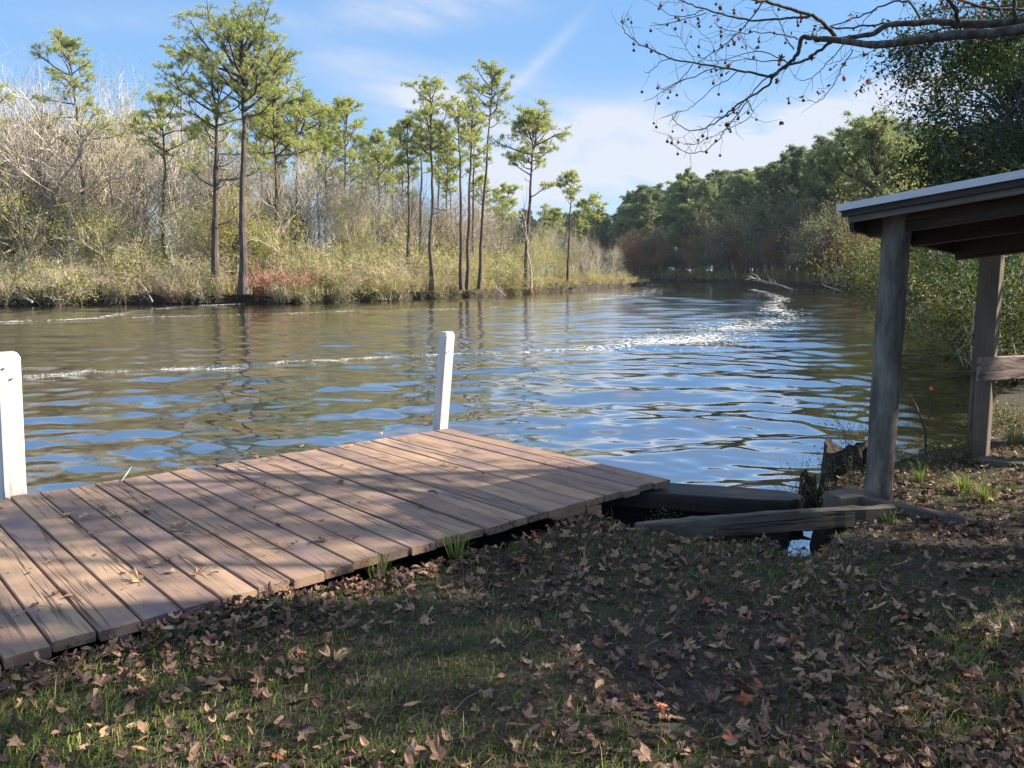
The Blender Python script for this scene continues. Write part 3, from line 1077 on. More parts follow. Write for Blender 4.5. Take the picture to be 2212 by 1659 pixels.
rsp = np.random.default_rng(64)
SP0 = {}
for k, (px, py, dist) in enumerate(((110, 250, 78), (245, 300, 74), (285, 262, 84), (318, 330, 72), (425, 300, 82), (455, 250, 88), (575, 290, 86), (615, 270, 80), (668, 300, 76), (705, 262, 90), (765, 320, 78), (800, 330, 86),
                                    (838, 320, 92), (868, 330, 80), (945, 262, 84), (978, 330, 82), (1045, 380, 86), (1085, 430, 92), (1178, 440, 100), (1250, 470, 110), (40, 290, 80), (155, 330, 70))):
    b = base_at(px, dist)
    j = k % 4
    h = PY(px, py, dist)[2] - b[2]
    sc_ = h / SLIMP[j][2]
    lab = 'slim pine half lost among the bare woods behind the big left bank pines'
    if j not in SP0:
        SP0[j] = make_tree('pine_tree', b, SLIMP[j][0], SLIMP[j][1], lab, 'pine tree', 'slim pines among the left bank woods', rsp.uniform(0, 6))
        SP0[j].scale = (sc_,) * 3
    else:
        dup(SP0[j], b, rsp.uniform(0, 6), sc_, lab, 'slim pines among the left bank woods')

# ------------------------------------------------------------------ left bank: bare woods and shrubs
R_ = np.random.default_rng(21)
lpx = CX + F * lp[:, 0] / np.maximum(lp[:, 1], 1) * (1 / cos(PITCH))


def inland(px, d):
    """a point d metres behind the left shoreline, on the view line of a pixel column"""
    k = lp[:, 1] < 119
    Ys = np.interp(px, lpx[k], lp[k][:, 1])
    r = ray(px, HOR)
    Y = Ys + d
    return np.array([r[0] / r[1] * Y, Y, .05 + .012 * d])


bare_protos = []
for i in range(7):
    H = (12, 11, 10, 12.5, 9, 11, 7)[i]
    tm, cm = bare_meshes(300 + i, H, (.10, .085, .075, .11, .07, .09, .05)[i], kids=((7, 6, 5, 3), (8, 5, 5, 3), (6, 6, 5, 3))[i % 3], lean=R_.normal(0, .06, 2), tw=1.1, sprd=.48, up=.12,
                         leafmat=('leaf_yg', 'leaf_gold', 'leaf_yg')[i % 3], nleaf=(900, 420, 160)[i % 3], lsize=.12, fork=.5)
    bare_protos.append((tm, cm, H))
used = {}


def put(kind, i, tm, cm, name, loc, rz, s, label, cat, group, part=('trunk', 'crown')):
    key = (kind, i)
    if key not in used:
        r = empty(name, loc, rz)
        r.scale = (s, s, s) if isinstance(s, (int, float)) else s
        tag(r, label, cat, group)
        link(part[0], tm, r)
        if cm is not None:
            link(part[1], cm, r)
        used[key] = r
        return r
    return dup(used[key], loc, rz, s, label, group, cat)


for k in range(122):
    px = R_.uniform(-330, 1330)
    d = R_.uniform(5, 42) if px < 820 else R_.uniform(7, 30)
    loc = inland(px, d)
    i = int(R_.integers(0, 7))
    dist = loc[1]
    # the wood's upper edge in the photograph
    edge = np.interp(px, [-300, 0, 60, 200, 330, 420, 520, 700, 800, 900, 1000, 1100, 1200, 1330], [200, 215, 250, 225, 215, 290, 330, 330, 350, 400, 420, 450, 490, 530])
    Hw = (HOR - edge) / F * dist + HC - loc[2]
    s = Hw * R_.uniform(.78, 1.12) / bare_protos[i][2]
    put('bare', i, bare_protos[i][0], bare_protos[i][1], 'bare_tree', loc, R_.uniform(0, 6.3), (s * .9, s * .9, s),
        'leafless grey tree standing in the woods on the left bank', 'bare tree', 'bare trees of the left bank woods')
tm, cm = bare_meshes(390, 14.2, .16, kids=(6, 4, 4, 3), sprd=.55, tw=1.4, fork=.5)
b = base_at(66, 56)
make_tree('bare_tree', b, tm, None, 'tall leafless tree alone against the sky at far left, left of the bent pine', 'bare tree')
tm, cm = bare_meshes(391, 6.6, .11, kids=(3, 2, 2), sprd=.5, tw=1.5, fork=.6)
make_tree('dead_tree', base_at(1148, 70), tm, None, 'dead forked snag just right of the umbrella-shaped pine', 'dead tree')
tm, cm = bare_meshes(393, 12.5, .13, kids=(6, 5, 4, 3), sprd=.6, tw=1.3, leafmat='leaf_rust', nleaf=500, lsize=.15)
make_tree('bare_tree', base_at(252, 64), tm, cm, 'tall bare tree with a few rusty leaves right of the bent pine', 'bare tree')
tm, cm = leafy_meshes(395, 11, .2, [(0, 0, 6, 3.2, 3, 4.2), (1.5, 0, 4, 3.4, 3, 3)], 170, 60, .17, 'leaf_olive', sig=.45)
make_tree('evergreen_tree', base_at(-5, 56), tm, cm, 'dense olive green tree at the far left edge of the left bank', 'tree')
tm, cm = leafy_meshes(396, 6.5, .09, [(0, 0, 5.2, 1.5, 1.5, 1.6), (.3, 0, 3.0, 1.9, 1.8, 1.6)], 90, 42, .15, 'leaf_yg', sig=.4, bright=.62)
make_tree('young_tree', base_at(515, 55), tm, cm, 'bright yellow-green young tree behind the trunk of the tallest pine', 'tree')

# a middle layer of slender leafy trees that lights up yellow-green in the sun
mid_p = []
for i in range(3):
    tm, cm = bare_meshes(380 + i, 6.0, .05, kids=(8, 5, 4), sprd=.5, up=.12, tw=1.1, leafmat=('leaf_yg', 'leaf_yg', 'leaf_olive')[i], nleaf=(1700, 1100, 1500)[i], lsize=.13, fork=.62)
    mid_p.append((tm, cm))
slim_p = []
for i in range(3):
    tm, cm = bare_meshes(370 + i, 11.0, .085, kids=(15, 4, 3), sprd=.62, up=.05, wob=.05, tw=1.0, bark=('bark_dim', 'bark_grey', 'bark_pine')[i], leafmat='leaf_yg', nleaf=(0, 250, 120)[i], lsize=.11, fork=.92)
    slim_p.append((tm, cm))
for k in range(84):
    px = R_.uniform(-250, 1260)
    loc = inland(px, R_.uniform(3, 22))
    edge = np.interp(px, [-300, 0, 200, 420, 520, 800, 1000, 1260], [190, 200, 220, 290, 320, 360, 420, 500])
    s = ((HOR - edge) / F * loc[1] + HC) * R_.uniform(.6, 1.05) / 17.0
    i = int(R_.integers(0, 3))
    put('slim', i, *slim_p[i], 'slender_tree', loc, R_.uniform(0, 6.3), s, ('dark slender straight leafless trunk in the left bank woods', 'pale slender straight tree in the left bank woods', 'thin brown straight trunk in the left bank woods')[i], 'bare tree', ('dark slender trunks of the left bank', 'pale slender trunks of the left bank', 'brown slender trunks of the left bank')[i])
for k in range(72):
    px = R_.uniform(-250, 1250)
    loc = inland(px, R_.uniform(3, 16))
    i = int(R_.choice(3, p=[.45, .3, .25]))
    s = R_.uniform(.6, 1.15) * (1 if px < 850 else .72)
    put('mid', i, *mid_p[i], 'young_tree', loc, R_.uniform(0, 6.3), s, ('yellow-green slender tree in the left bank thicket', 'thin tree with scattered yellow-green leaves in the left bank thicket', 'olive leafed slender tree in the left bank thicket')[i], 'tree', ('yellow-green trees of the left bank', 'thin-leaved trees of the left bank', 'olive trees of the left bank')[i])
# shrubs: (H, W, stems, leaf material, leaves, bark, label, group)
SH = [
    (2.6, 2.2, 12, 'leaf_yg', 1500, 'twig_tan', 'yellow-green leafy shrub along the left bank', 'leafy shrubs of the left bank'),
    (2.0, 2.0, 12, 'leaf_olive', 1500, 'twig_tan', 'olive green shrub along the left bank', 'olive shrubs of the left bank'),
    (2.8, 2.2, 14, 'leaf_yg', 350, 'twig_tan', 'tan twiggy shrub with few leaves on the left bank', 'twiggy shrubs of the left bank'),
    (1.9, 1.9, 16, None, 0, 'twig_red', 'reddish brown leafless shrub near the water on the left bank', 'reddish shrubs of the left bank'),
    (3.6, 2.4, 11, 'leaf_yg', 1100, 'twig_tan', 'tall loose green shrub in the left bank thicket', 'tall shrubs of the left bank'),
    (2.4, 2.4, 14, 'leaf_gold', 260, 'twig_tan', 'pale tan shrub with amber leaves on the left bank', 'pale shrubs of the left bank'),
]
shp = []
for i, (H, W, ns, lm, nl, bk, lab, grp) in enumerate(SH):
    tm, cm = shrub_meshes(500 + i, H, W, ns, kids=(4, 4, 3), leafmat=lm, nleaf=nl, lsize=.13, bark=bk, tw=1.35)
    shp.append((tm, cm, lab, grp))


def put_shrub(i, loc, rz, s):
    tm, cm, lab, grp = shp[i]
    return put('shrub', i, tm, cm, 'shrub', loc, rz, s, lab, 'shrub', grp, ('stems', 'foliage'))


for k in range(188):
    px = R_.uniform(-300, 1352)
    d = R_.uniform(-.5, 1.0) if k % 5 < 2 else (R_.uniform(1, 7) if k % 5 < 4 else R_.uniform(7, 24))
    loc = inland(px, d)
    w = np.array([.8, .8, 1.3, .9 if d < 6 else .2, .8 if d > 2 else .2, .9])
    if px > 950: w = np.array([1.5, .7, .8, .5 if d < 6 else .1, .9, .5])
    i = int(R_.choice(6, p=w / w.sum()))
    s = R_.uniform(.65, 1.15) * (1.15 if px < 900 else 1.0) * (1.25 if d > 5 else .9)
    if d < 1: s *= R_.uniform(.5, .95)
    if px > 1150: s *= max(.45, 1 - (px - 1150) / 360)
    if d < .3: loc[2] -= .4
    put_shrub(i, loc, R_.uniform(0, 6.3), s)
for (px, d, i, s) in ((600, .4, 3, 1.25), (640, .8, 3, 1.0), (575, 1.0, 3, 1.0), (690, .8, 1, .9), (720, .6, 0, .8), (560, .3, 3, .9), (480, 1.8, 3, .8), (1090, .5, 0, 1.3), (1130, .7, 4, 1.0), (1060, .8, 0, 1.0),
                      (20, -.6, 5, .6), (90, -.5, 2, .55), (800, 2, 0, 1.2), (830, 1.8, 5, 1.1), (770, 2.5, 0, 1.1)):
    put_shrub(i, inland(px, d), R_.uniform(0, 6.3), s)


# grasses and ferns hanging over the undercut edge: too many to count
def fringe(name, pts, nrm, n, seed, hmin, hmax, off=(.12, 4.5), mat='reed', wid=.028, ymax=1e9, label='tan and green bank grass fringing the water of the left bank'):
    rng = np.random.default_rng(seed)
    k = np.flatnonzero(pts[:, 1] < ymax)
    i = rng.choice(k, n)
    dn = rng.uniform(0, 1, n) ** 1.25 * (off[1] - off[0]) + off[0]
    p = pts[i] + nrm[i] * dn[:, None] + rng.normal(0, .7, (n, 2))
    clump = np.sin(p[:, 0] * 1.3) + np.sin(p[:, 0] * .47 + 2) + np.sin(p[:, 0] * 3.1)
    h = rng.uniform(hmin, hmax, n) * (1 + .18 * clump)
    a = rng.uniform(0, 2 * pi, n)
    dirx = np.stack([np.cos(a), np.sin(a)], 1) * rng.uniform(.1, .7, n)[:, None]
    dirx -= nrm[i] * np.where(dn < 1, .55, .15)[:, None]
    z0 = np.where(dn < .9, .1, .02)
    c = np.concatenate([p, z0[:, None]], 1)
    m = c + np.concatenate([dirx * (h * .4)[:, None], (h * .65)[:, None]], 1)
    e = c + np.concatenate([dirx * (h * 1.1)[:, None], (h * rng.uniform(.6, 1.05, n))[:, None]], 1)
    s = np.stack([-np.sin(a), np.cos(a), np.zeros(n)], 1) * wid
    V = np.stack([c - s, c + s, m + s * .8, m - s * .8, e], 1).reshape(-1, 3)
    b = (np.arange(n) * 5)[:, None]
    mb = MB()
    rn = np.clip(rng.normal(.45, .2, n) + .12 * clump, 0, 1)
    mb.add(V, b + np.array([[0, 1, 2, 3]]), np.repeat(rn, 5))
    mb.add(V, b + np.array([[3, 2, 4]]), np.repeat(rn, 5))
    o = mb.build(name, M[mat])
    tag(o, label, 'grass', kind='stuff')


fringe('bank_grass', lp, ln, 19000, 31, .3, .95, ymax=122)

# ------------------------------------------------------------------ right bank forest
Rf = np.random.default_rng(77)
far_p = []
for i in range(4):
    H = (19, 17, 20, 16)[i]
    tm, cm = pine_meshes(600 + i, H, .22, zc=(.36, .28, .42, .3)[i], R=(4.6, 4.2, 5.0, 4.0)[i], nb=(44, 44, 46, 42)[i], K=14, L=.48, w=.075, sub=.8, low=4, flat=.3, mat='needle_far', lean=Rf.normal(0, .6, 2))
    far_p.append((tm, cm, H))
far_b = []
for i in range(4):
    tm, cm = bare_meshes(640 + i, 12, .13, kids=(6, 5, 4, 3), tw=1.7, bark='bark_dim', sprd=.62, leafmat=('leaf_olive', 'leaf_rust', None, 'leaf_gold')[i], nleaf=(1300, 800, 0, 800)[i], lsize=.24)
    far_b.append((tm, cm, 12))
far_l = []
for i, mt in enumerate(('leaf_rust', 'leaf_gold', 'leaf_olive')):
    tm, cm = leafy_meshes(660 + i, 11, .16, [(0, 0, 7, 2.6, 2.6, 3.0), (.8, .3, 5, 2.3, 2.3, 2.6)], 80, 48, .26, mt, sig=.5)
    far_l.append((tm, cm, 11))
far_s = []
for i, mt in enumerate(('leaf_olive', 'leaf_bush')):
    tm, cm = shrub_meshes(680 + i, 3.2, 2.8, 12, kids=(4, 4, 2), leafmat=mt, nleaf=1500, lsize=.2, bark='twig_tan', tw=1.6)
    far_s.append((tm, cm))
rlen = len(rp)


def right_loc(s, d):
    j = min(int(s * (rlen - 1)), rlen - 1)
    q = rp[j] + rn[j] * d
    return np.array([q[0], q[1], .05 + .012 * d])


def rs(y):      # fraction along the right shore at a given distance
    return np.argmin(np.abs(rp[:, 1] - y)) / (rlen - 1)


RED = [(1370, 470), (1430, 455)]
for k in range(205):     # pines, denser further back
    y = Rf.uniform(66, 300)
    d = Rf.uniform(3.5, 40)
    loc = right_loc(rs(y), d)
    i = int(Rf.integers(0, 4))
    pxx = CX + F * loc[0] / loc[1]
    edge = np.interp(pxx, [900, 1300, 1350, 1400, 1500, 1600, 1700, 1800, 1900, 2000], [470, 455, 432, 402, 372, 350, 340, 305, 275, 270])
    Hw = (HOR - edge) / F * loc[1] + HC
    s = min(Hw * Rf.uniform(.80, 1.03), 26) / far_p[i][2]
    if s < .3 or pxx > 2350 or (pxx > 1930 and loc[1] < 110): continue
    put('farpine', i, far_p[i][0], far_p[i][1], 'pine_tree', loc, Rf.uniform(0, 6.3), s, 'dense green pine in the shaded forest of the right bank', 'pine tree', 'pines of the right bank forest')
for k in range(210):
    y = Rf.uniform(58, 300)
    d = Rf.uniform(1.0, 14) if k % 3 else Rf.uniform(.5, 5)
    loc = right_loc(rs(y), d)
    i = int(Rf.choice(4, p=[.42, .17, .2, .21]))
    s = Rf.uniform(.45, 1.15) * (1.15 if loc[1] > 120 else .95)
    put('farbare', i, far_b[i][0], far_b[i][1], 'woodland_tree', loc, Rf.uniform(0, 6.3), s, 'slender grey-brown tree nearly leafless at the foot of the right bank forest', 'tree', 'nearly bare trees of the right bank')
for k in range(160):
    y = Rf.uniform(58, 300)
    d = Rf.uniform(1.0, 8) if k < 74 else Rf.uniform(6, 40)
    loc = right_loc(rs(y), d)
    i = int(Rf.choice(3, p=[.36, .34, .30])) if k < 74 else int(Rf.choice(3, p=[.12, .13, .75]))
    put('farleaf', i, far_l[i][0], far_l[i][1], 'autumn_tree', loc, Rf.uniform(0, 6.3), Rf.uniform(.55, .95), ('rust red autumn tree in the right bank forest', 'amber autumn tree in the right bank forest', 'olive leafed tree in the right bank forest')[i], 'tree', ('rust red trees of the right bank', 'amber trees of the right bank', 'olive trees of the right bank')[i])
for k in range(88):
    y = Rf.uniform(40, 290)
    d = Rf.uniform(.2, 5)
    loc = right_loc(rs(y), d)
    i = int(Rf.integers(0, 2))
    put('farshrub', i, far_s[i][0], far_s[i][1], 'shrub', loc, Rf.uniform(0, 6.3), Rf.uniform(.5, 1.0), ('olive shrub along the waterline of the right bank', 'green and amber shrub along the waterline of the right bank')[i], 'shrub', ('olive shrubs of the right bank', 'green and amber shrubs of the right bank')[i], ('stems', 'foliage'))
ki = np.flatnonzero(rp[:, 1] > 185)
for k in range(46):      # the far bend, closed off by trees of every kind
    j = int(Rf.choice(ki))
    q = rp[j] + rn[j] * Rf.uniform(1.5, 16)
    loc = np.array([q[0], q[1], .1])
    if k % 3 == 0:
        put('farpine', k % 4, *far_p[k % 4][:2], 'pine_tree', loc, Rf.uniform(0, 6.3), Rf.uniform(.7, 1.0), 'dense green pine at the far bend of the river', 'pine tree', 'pines at the far bend')
    else:
        i = int(Rf.choice(3, p=[.3, .2, .5]))
        put('farleaf', i, *far_l[i][:2], 'autumn_tree', loc, Rf.uniform(0, 6.3), Rf.uniform(.6, 1.0), ('rust red tree at the far bend of the river', 'amber tree at the far bend of the river', 'olive tree at the far bend of the river')[i], 'tree', ('rust red far bend trees', 'amber far bend trees', 'olive far bend trees')[i])
# two trees one can tell apart there
tm, cm = pine_meshes(690, 13.0, .22, zc=.42, R=4.6, nb=40, K=14, L=.36, w=.05, sub=1.2, low=3, flat=.3, mat='needle_far', bright=.66)
b = base_at(1878, 66); b[2] = .4
make_tree('pine_tree', b, tm, cm, 'large pale green pine with dark forked trunk above the left end of the shelter roof', 'pine tree')
for (px, dist, s) in ((1368, 195, .95), (1440, 205, 1.0), (1332, 215, .8)):
    b = base_at(px, dist)
    put('farleaf', 0, *far_l[0][:2], 'autumn_tree', b, px, s, 'rust red autumn tree at the far left end of the right bank forest', 'tree', 'rust red trees at the far bend')
# the far bend behind the left bank, and trees over its back
for k in range(26):
    px = Rf.uniform(1040, 1350)
    dist = Rf.uniform(120, 175)
    b = base_at(px, dist)
    i = int(Rf.integers(0, 4))
    edge = np.interp(px, [1040, 1200, 1350], [455, 500, 540])
    s = ((HOR - edge) / F * dist + HC) * Rf.uniform(.5, 1.0) / 12
    put('farbare', i, far_b[i][0], far_b[i][1], 'woodland_tree', b, Rf.uniform(0, 6.3), s, 'small far tree over the low end of the left bank', 'tree', 'small far trees over the low end of the left bank')


fringe('undergrowth', rp, rn, 9000, 33, .7, 2.2, off=(.6, 9), mat='leaf_olive', wid=.09, label='low dark undergrowth under the trees of the right bank')


# fallen branches at the right waterline
def dead_branch(pts, r0, seed, label, nb=8):
    rng = np.random.default_rng(seed)
    pts = np.array(pts)
    mb = MB()
    n = len(pts)
    tube(mb, pts, r0 * np.linspace(1, .35, n), 6)
    sg = Segs()
    for k in range(nb):
        u = rng.uniform(.15, 1) * (n - 1)
        i = min(int(u), n - 2)
        b = pts[i] + (pts[i + 1] - pts[i]) * (u - i)
        L = np.linalg.norm(pts[-1] - pts[0]) * rng.uniform(.15, .4)
        d = unit(unit(pts[-1] - pts[0]) + rng.normal(0, .6, 3))
        m = b + d * L * .5
        e = m + unit(d + rng.normal(0, .4, 3)) * L * .5
        sg.put(b, m, r0 * .4, r0 * .28); sg.put(m, e, r0 * .28, r0 * .1)
    sg.flush(mb, .5, 4)
    tag(mb.build('fallen_branch', M['deadwood']), label, 'branch')


q = lambda px, py, d: PY(px, py, d)
dead_branch([q(1712, 627, 84), q(1690, 618, 84), q(1660, 610, 85), q(1628, 601, 86)], .14, 1, 'bleached fallen branch lying in the water at the right bank', 14)
dead_branch([PY(70, 652, 47), PY(45, 640, 47.5), PY(10, 628, 48.5), PY(-30, 620, 49.5)], .07, 7, 'fallen brushy branch in the water at the far left end of the left bank', 16)
dead_branch([PY(1092, 640, 63), PY(1075, 625, 63.5), PY(1068, 610, 64.5)], .05, 8, 'bleached snag dipping into the water right of the crooked leaning pine', 6)
dead_branch([PY(330, 652, 48.5), PY(318, 630, 49.2), PY(300, 606, 50)], .05, 9, 'thin dead branch leaning into the water below the bent pine', 6)
dead_branch([q(1815, 628, 70), q(1795, 622, 70), q(1778, 615, 71)], .08, 2, 'small fallen branch at the waterline just left of the round post', 5)
dead_branch([q(2112, 745, 15), q(2060, 712, 15), q(2010, 683, 15.3), q(1972, 668, 15.5)], .045, 3, 'bare pale branch reaching out over the water from the near bushes', 10)
dead_branch([q(2100, 765, 14.6), q(2050, 742, 14.5), q(2005, 728, 14.5)], .03, 4, 'lower bare branch drooping over the water from the near bushes', 6)

# ------------------------------------------------------------------ near right bank: bushes and the big evergreen
bush = []
for i in range(4):
    tm, cm = shrub_meshes(700 + i, 3.0, 2.6, 13, kids=(4, 4, 3), leafmat=('leaf_bush', 'leaf_bush', 'leaf_yg', 'leaf_ever')[i], nleaf=(9000, 8500, 7000, 8500)[i], lsize=.085, bark='twig_tan', tw=.55, bare=.05)
    bush.append((tm, cm))
Rn_ = np.random.default_rng(5)
BL = ['green and amber bush on the near right bank behind the shelter', 'olive and gold bush on the near right bank behind the shelter', 'yellow-green bush on the near right bank behind the shelter', 'dark glossy bush on the near right bank behind the shelter']
for (px, dist, i, s) in ((2010, 21, 0, .9), (2080, 19, 1, .95), (2150, 17, 2, .8), (2210, 16, 0, 1.0), (2060, 25, 2, 1.2), (2130, 23, 0, 1.25), (2210, 22, 1, 1.3), (2030, 30, 1, 1.35), (2100, 30, 2, 1.5),
                         (2190, 29, 0, 1.6), (1985, 36, 0, 1.25), (2290, 18, 3, 1.2), (2260, 24, 2, 1.5), (2350, 20, 0, 1.3), (2180, 13.5, 1, .6), (2250, 12.5, 3, .8), (1990, 44, 2, 1.4), (2060, 40, 1, 1.8), (2150, 40, 2, 2.0), (2230, 36, 0, 2.0), (1955, 52, 1, 1.4), (2040, 52, 2, 1.9), (2130, 14.2, 0, .5)):
    r = ray(px, HOR)
    x, y = r[0] / r[1] * dist, dist
    put('bush', i, bush[i][0], bush[i][1], 'bush', (x, y, -.1), Rn_.uniform(0, 6.3), s, BL[i], 'bush', BL[i].split(' on ')[0].replace('bush', 'bushes') + ' by the shelter', ('stems', 'foliage'))
tm, cm = leafy_meshes(720, 8.5, .2, [(0, 0, 4.6, 2.6, 2.6, 2.6), (1.6, .6, 6.2, 2.6, 2.4, 2.4), (-.6, .3, 3.0, 2.2, 2.0, 1.6), (2.6, -.6, 4.0, 2.4, 2.2, 2.2)], 700, 54, .125, 'leaf_ever', sig=.34, bright=.46)
bx = ray(2150, HOR); bx = bx[0] / bx[1] * 18
make_tree('evergreen_tree', (bx + .9, 18, 0), tm, cm, 'big dark glossy evergreen tree rising behind the shelter roof at right', 'evergreen tree')
tm, cm = leafy_meshes(721, 6, .1, [(0, 0, 3.6, 2.2, 2.0, 1.8), (1.6, 0, 2.8, 2.0, 1.8, 1.6)], 150, 46, .12, 'leaf_yg', sig=.32, bright=.4)
bx = ray(2075, HOR); bx = bx[0] / bx[1] * 27
make_tree('young_tree', (bx, 27, .1), tm, cm, 'yellow-green tree showing just above the roof edge below the dark evergreen', 'tree')

# trees out of frame on the right whose crowns shade the lawn and the dock
SH = (sin(SUN_AZ), cos(SUN_AZ))
shade_m = leafy_meshes(730, 6.0, .15, [(0, 0, 2.4, 1.8, 1.8, 1.8), (.3, .6, 3.9, 1.3, 1.3, 1.2), (-.5, -.7, 3.5, 1.3, 1.3, 1.2)], 200, 50, .14, 'leaf_ever', sig=.30)
for j, (a, s, sc_) in enumerate(((9.2, 1.35, 1.0), (9.0, -.7, 1.05), (11.5, .4, 1.3), (9.4, -3.0, 1.1), (12.2, -2.2, 1.4))):
    x, y = SH[0] * a - SH[1] * s, SH[1] * a + SH[0] * s
    put('shade', 0, *shade_m, 'evergreen_tree', (x, y, -.05), j * 1.7, sc_, 'dark evergreen tree on the lawn right of the shelter', 'evergreen tree', 'evergreens on the lawn right of the shelter')

thin_m = leafy_meshes(735, 10.6, .18, [(0, 0, 8.4, 2.3, 2.3, 2.0)], 36, 84, .15, 'leaf_ever', sig=.30)
for j, (a, s, sc_) in enumerate(((13.0, 3.7, 1.0), (13.4, -.7, 1.0))):
    x, y = SH[0] * a - SH[1] * s, SH[1] * a + SH[0] * s
    put('thin', 0, *thin_m, 'oak_tree', (x, y, -.05), j * 2.1, sc_, 'tall thin-leaved oak on the lawn behind the evergreens', 'oak tree', 'tall oaks on the lawn')

# ------------------------------------------------------------------ dock
deck = empty('wooden_dock', deckpt(0, 0), ang)
tag(deck, 'low wooden dock of wide weathered boards strewn with a few leaves', 'dock')
rd = np.random.default_rng(8)
mb = MB()
BW, GAP, TH = .1575, .008, .042
NBD = 38
for k in range(NBD):
    y0 = k * (BW + GAP)
    x0 = rd.normal(0, .007) - (.016 if k % 7 == 2 else 0)
    x1 = LB + rd.normal(0, .006)
    n = 10
    xs = np.linspace(x0, x1, n)
    w0 = y0 + rd.uniform(0, .003)
    w1 = y0 + BW - rd.uniform(0, .003)
    dz = rd.normal(0, .0011)
    cup = rd.uniform(-.002, .003)
    c = .004
    warp = rd.normal(0, .0006, n).cumsum()
    sec = lambda z: [(w0 + c, -TH + z), (w1 - c, -TH + z), (w1, -TH + c + z), (w1, -c + z), (w1 - c, z), ((w0 + w1) / 2, z + cup), (w0 + c, z), (w0, -c + z), (w0, -TH + c + z)]
    V = np.array([(x, p, q_) for x, wz in zip(xs, warp) for p, q_ in sec(dz + wz)])
    m = 9
    i, j = np.meshgrid(np.arange(n - 1), np.arange(m), indexing='ij')
    qd = np.stack([i * m + j, i * m + (j + 1) % m, (i + 1) * m + (j + 1) % m, (i + 1) * m + j], -1).reshape(-1, 4)
    rv = rd.uniform(0, 1)
    mb.add(V, qd, rv)
    for e in (0, (n - 1) * m):
        mb.add(np.concatenate([V[e:e + m], V[e:e + m].mean(0)[None]]), [(a, (a + 1) % m, m) for a in range(m)], rv)
mb.build('planking', M['deck'], deck)
for x in (.38, .95, 1.6, LB - .12):
    mb = MB()
    box(mb, (x, NBD * (BW + GAP) / 2, -TH - .078), (.045, NBD * (BW + GAP) - .12, .15), rnd=rd.random())
    mb.build('joist', M['board_shade'], deck)  # joist colour carries the shade below the planks
for y in (.25, 2.6, 4.9):
    for x in (LB - .2, 1.25):
        mb = MB()
        tube(mb, [(x, y, -1.5), (x, y, -.20)], .08, 10)
        mb.build('piling', M['darktimber'], deck)
mb = MB()
box(mb, (1.05, 3.1, -.30), (.06, 5.4, .36), rnd=.4)  # added dark board closes the view, standing in for shade under the dock
mb.build('bulkhead_shade_board', M['board_shade'], deck)
# nail heads: two per board over each joist
mb = MB()
for k in range(NBD):
    for x in (.38, .95, 1.6, LB - .12):
        for f in (.22, .78):
            y = k * (BW + GAP) + BW * f + rd.normal(0, .006)
            th = np.arange(6) * pi / 3
            V = np.concatenate([np.stack([x + .006 * np.cos(th), y + .006 * np.sin(th), np.full(6, .0052)], 1), [(x, y, .0062)]])
            mb.add(V, [(a, (a + 1) % 6, 6) for a in range(6)])
o = mb.build('nail_heads', M['rust'], deck)
o['kind'] = 'stuff'


def white_post(px, py, w, H, lean, label, seed):
    q = PZ(px, py, 0)
    r = empty('white_post', (q[0], q[1], -1.2), ang)
    tag(r, label, 'post', 'white posts of the dock')
    rng = np.random.default_rng(seed)
    mb = MB()
    h = w / 2
    c = .010
    ring = lambda s: [(-h + c, -h), (h - c, -h), (h, -h + c), (h, h - c), (h - c, h), (-h + c, h), (-h, h - c), (-h, -h + c)]
    zs = [0, 1.2, 1.2 + H * .35, 1.2 + H * .7, 1.2 + H - .035, 1.2 + H - .008, 1.2 + H]
    sc_ = [1, 1, 1, 1, 1, .80, .72]
    V = []
    for z, s in zip(zs, sc_):
        ox = lean * max(0, z - 1.2)
        V += [(p * s + ox * E1L[0], q_ * s + ox * E1L[1], z) for p, q_ in ring(s)]
    V = np.array(V)
    n = len(zs)
    mb.add(V, [(i * 8 + j, i * 8 + (j + 1) % 8, (i + 1) * 8 + (j + 1) % 8, (i + 1) * 8 + j) for i in range(n - 1) for j in range(8)])
    top = V[-8:]
    mb.add(np.concatenate([top, top.mean(0)[None]]), [(a, (a + 1) % 8, 8) for a in range(8)])
    mb.build('shaft', M['white'], r)
    mb = MB()
    for (u, z) in ((.1, .10), (-.2, .17)):
        box(mb, (-h - .002 + lean * H * E1L[0], u * w, 1.2 + H - z), (.004, .014, .008))
    mb.build('rusty_staple', M['rust'], r)
    return r


# lean is given in the image (to the right), turned into the post's own axes
RX = np.array([cos(-ang), sin(-ang)])
E1L = RX
white_post(951, 921, .108, .87, .085, 'slim white post leaning at the far corner of the dock', 1)
white_post(27, 1046, .138, .885, .035, 'thick white post at the left edge of the photo on the dock edge', 2)

# ------------------------------------------------------------------ shelter
rpost = PZ(1896, 1076, GZ - .01)
spost = PZ(2110, 988, GZ + .01)
sh = empty('shelter', (0, 0, 0))
tag(sh, 'open wooden shelter with low sloping roof on posts at the right', 'shelter')
mb = MB()
rs_ = np.random.default_rng(4)
topc = P(1939, 462, rpost[1] * 1.0 / ray(1939, 462)[1])
n = 14
ts = np.linspace(-.06, 1, n)
pts = rpost + (topc + np.array([0, 0, .06]) - rpost) * ts[:, None]
tube(mb, pts, .0865 + .002 * np.sin(np.arange(n) * 1.7), 20, rough=.008, rng=rs_)
o = mb.build('post', M['post_round'], sh, smooth=True)
o['label'] = 'round log post'
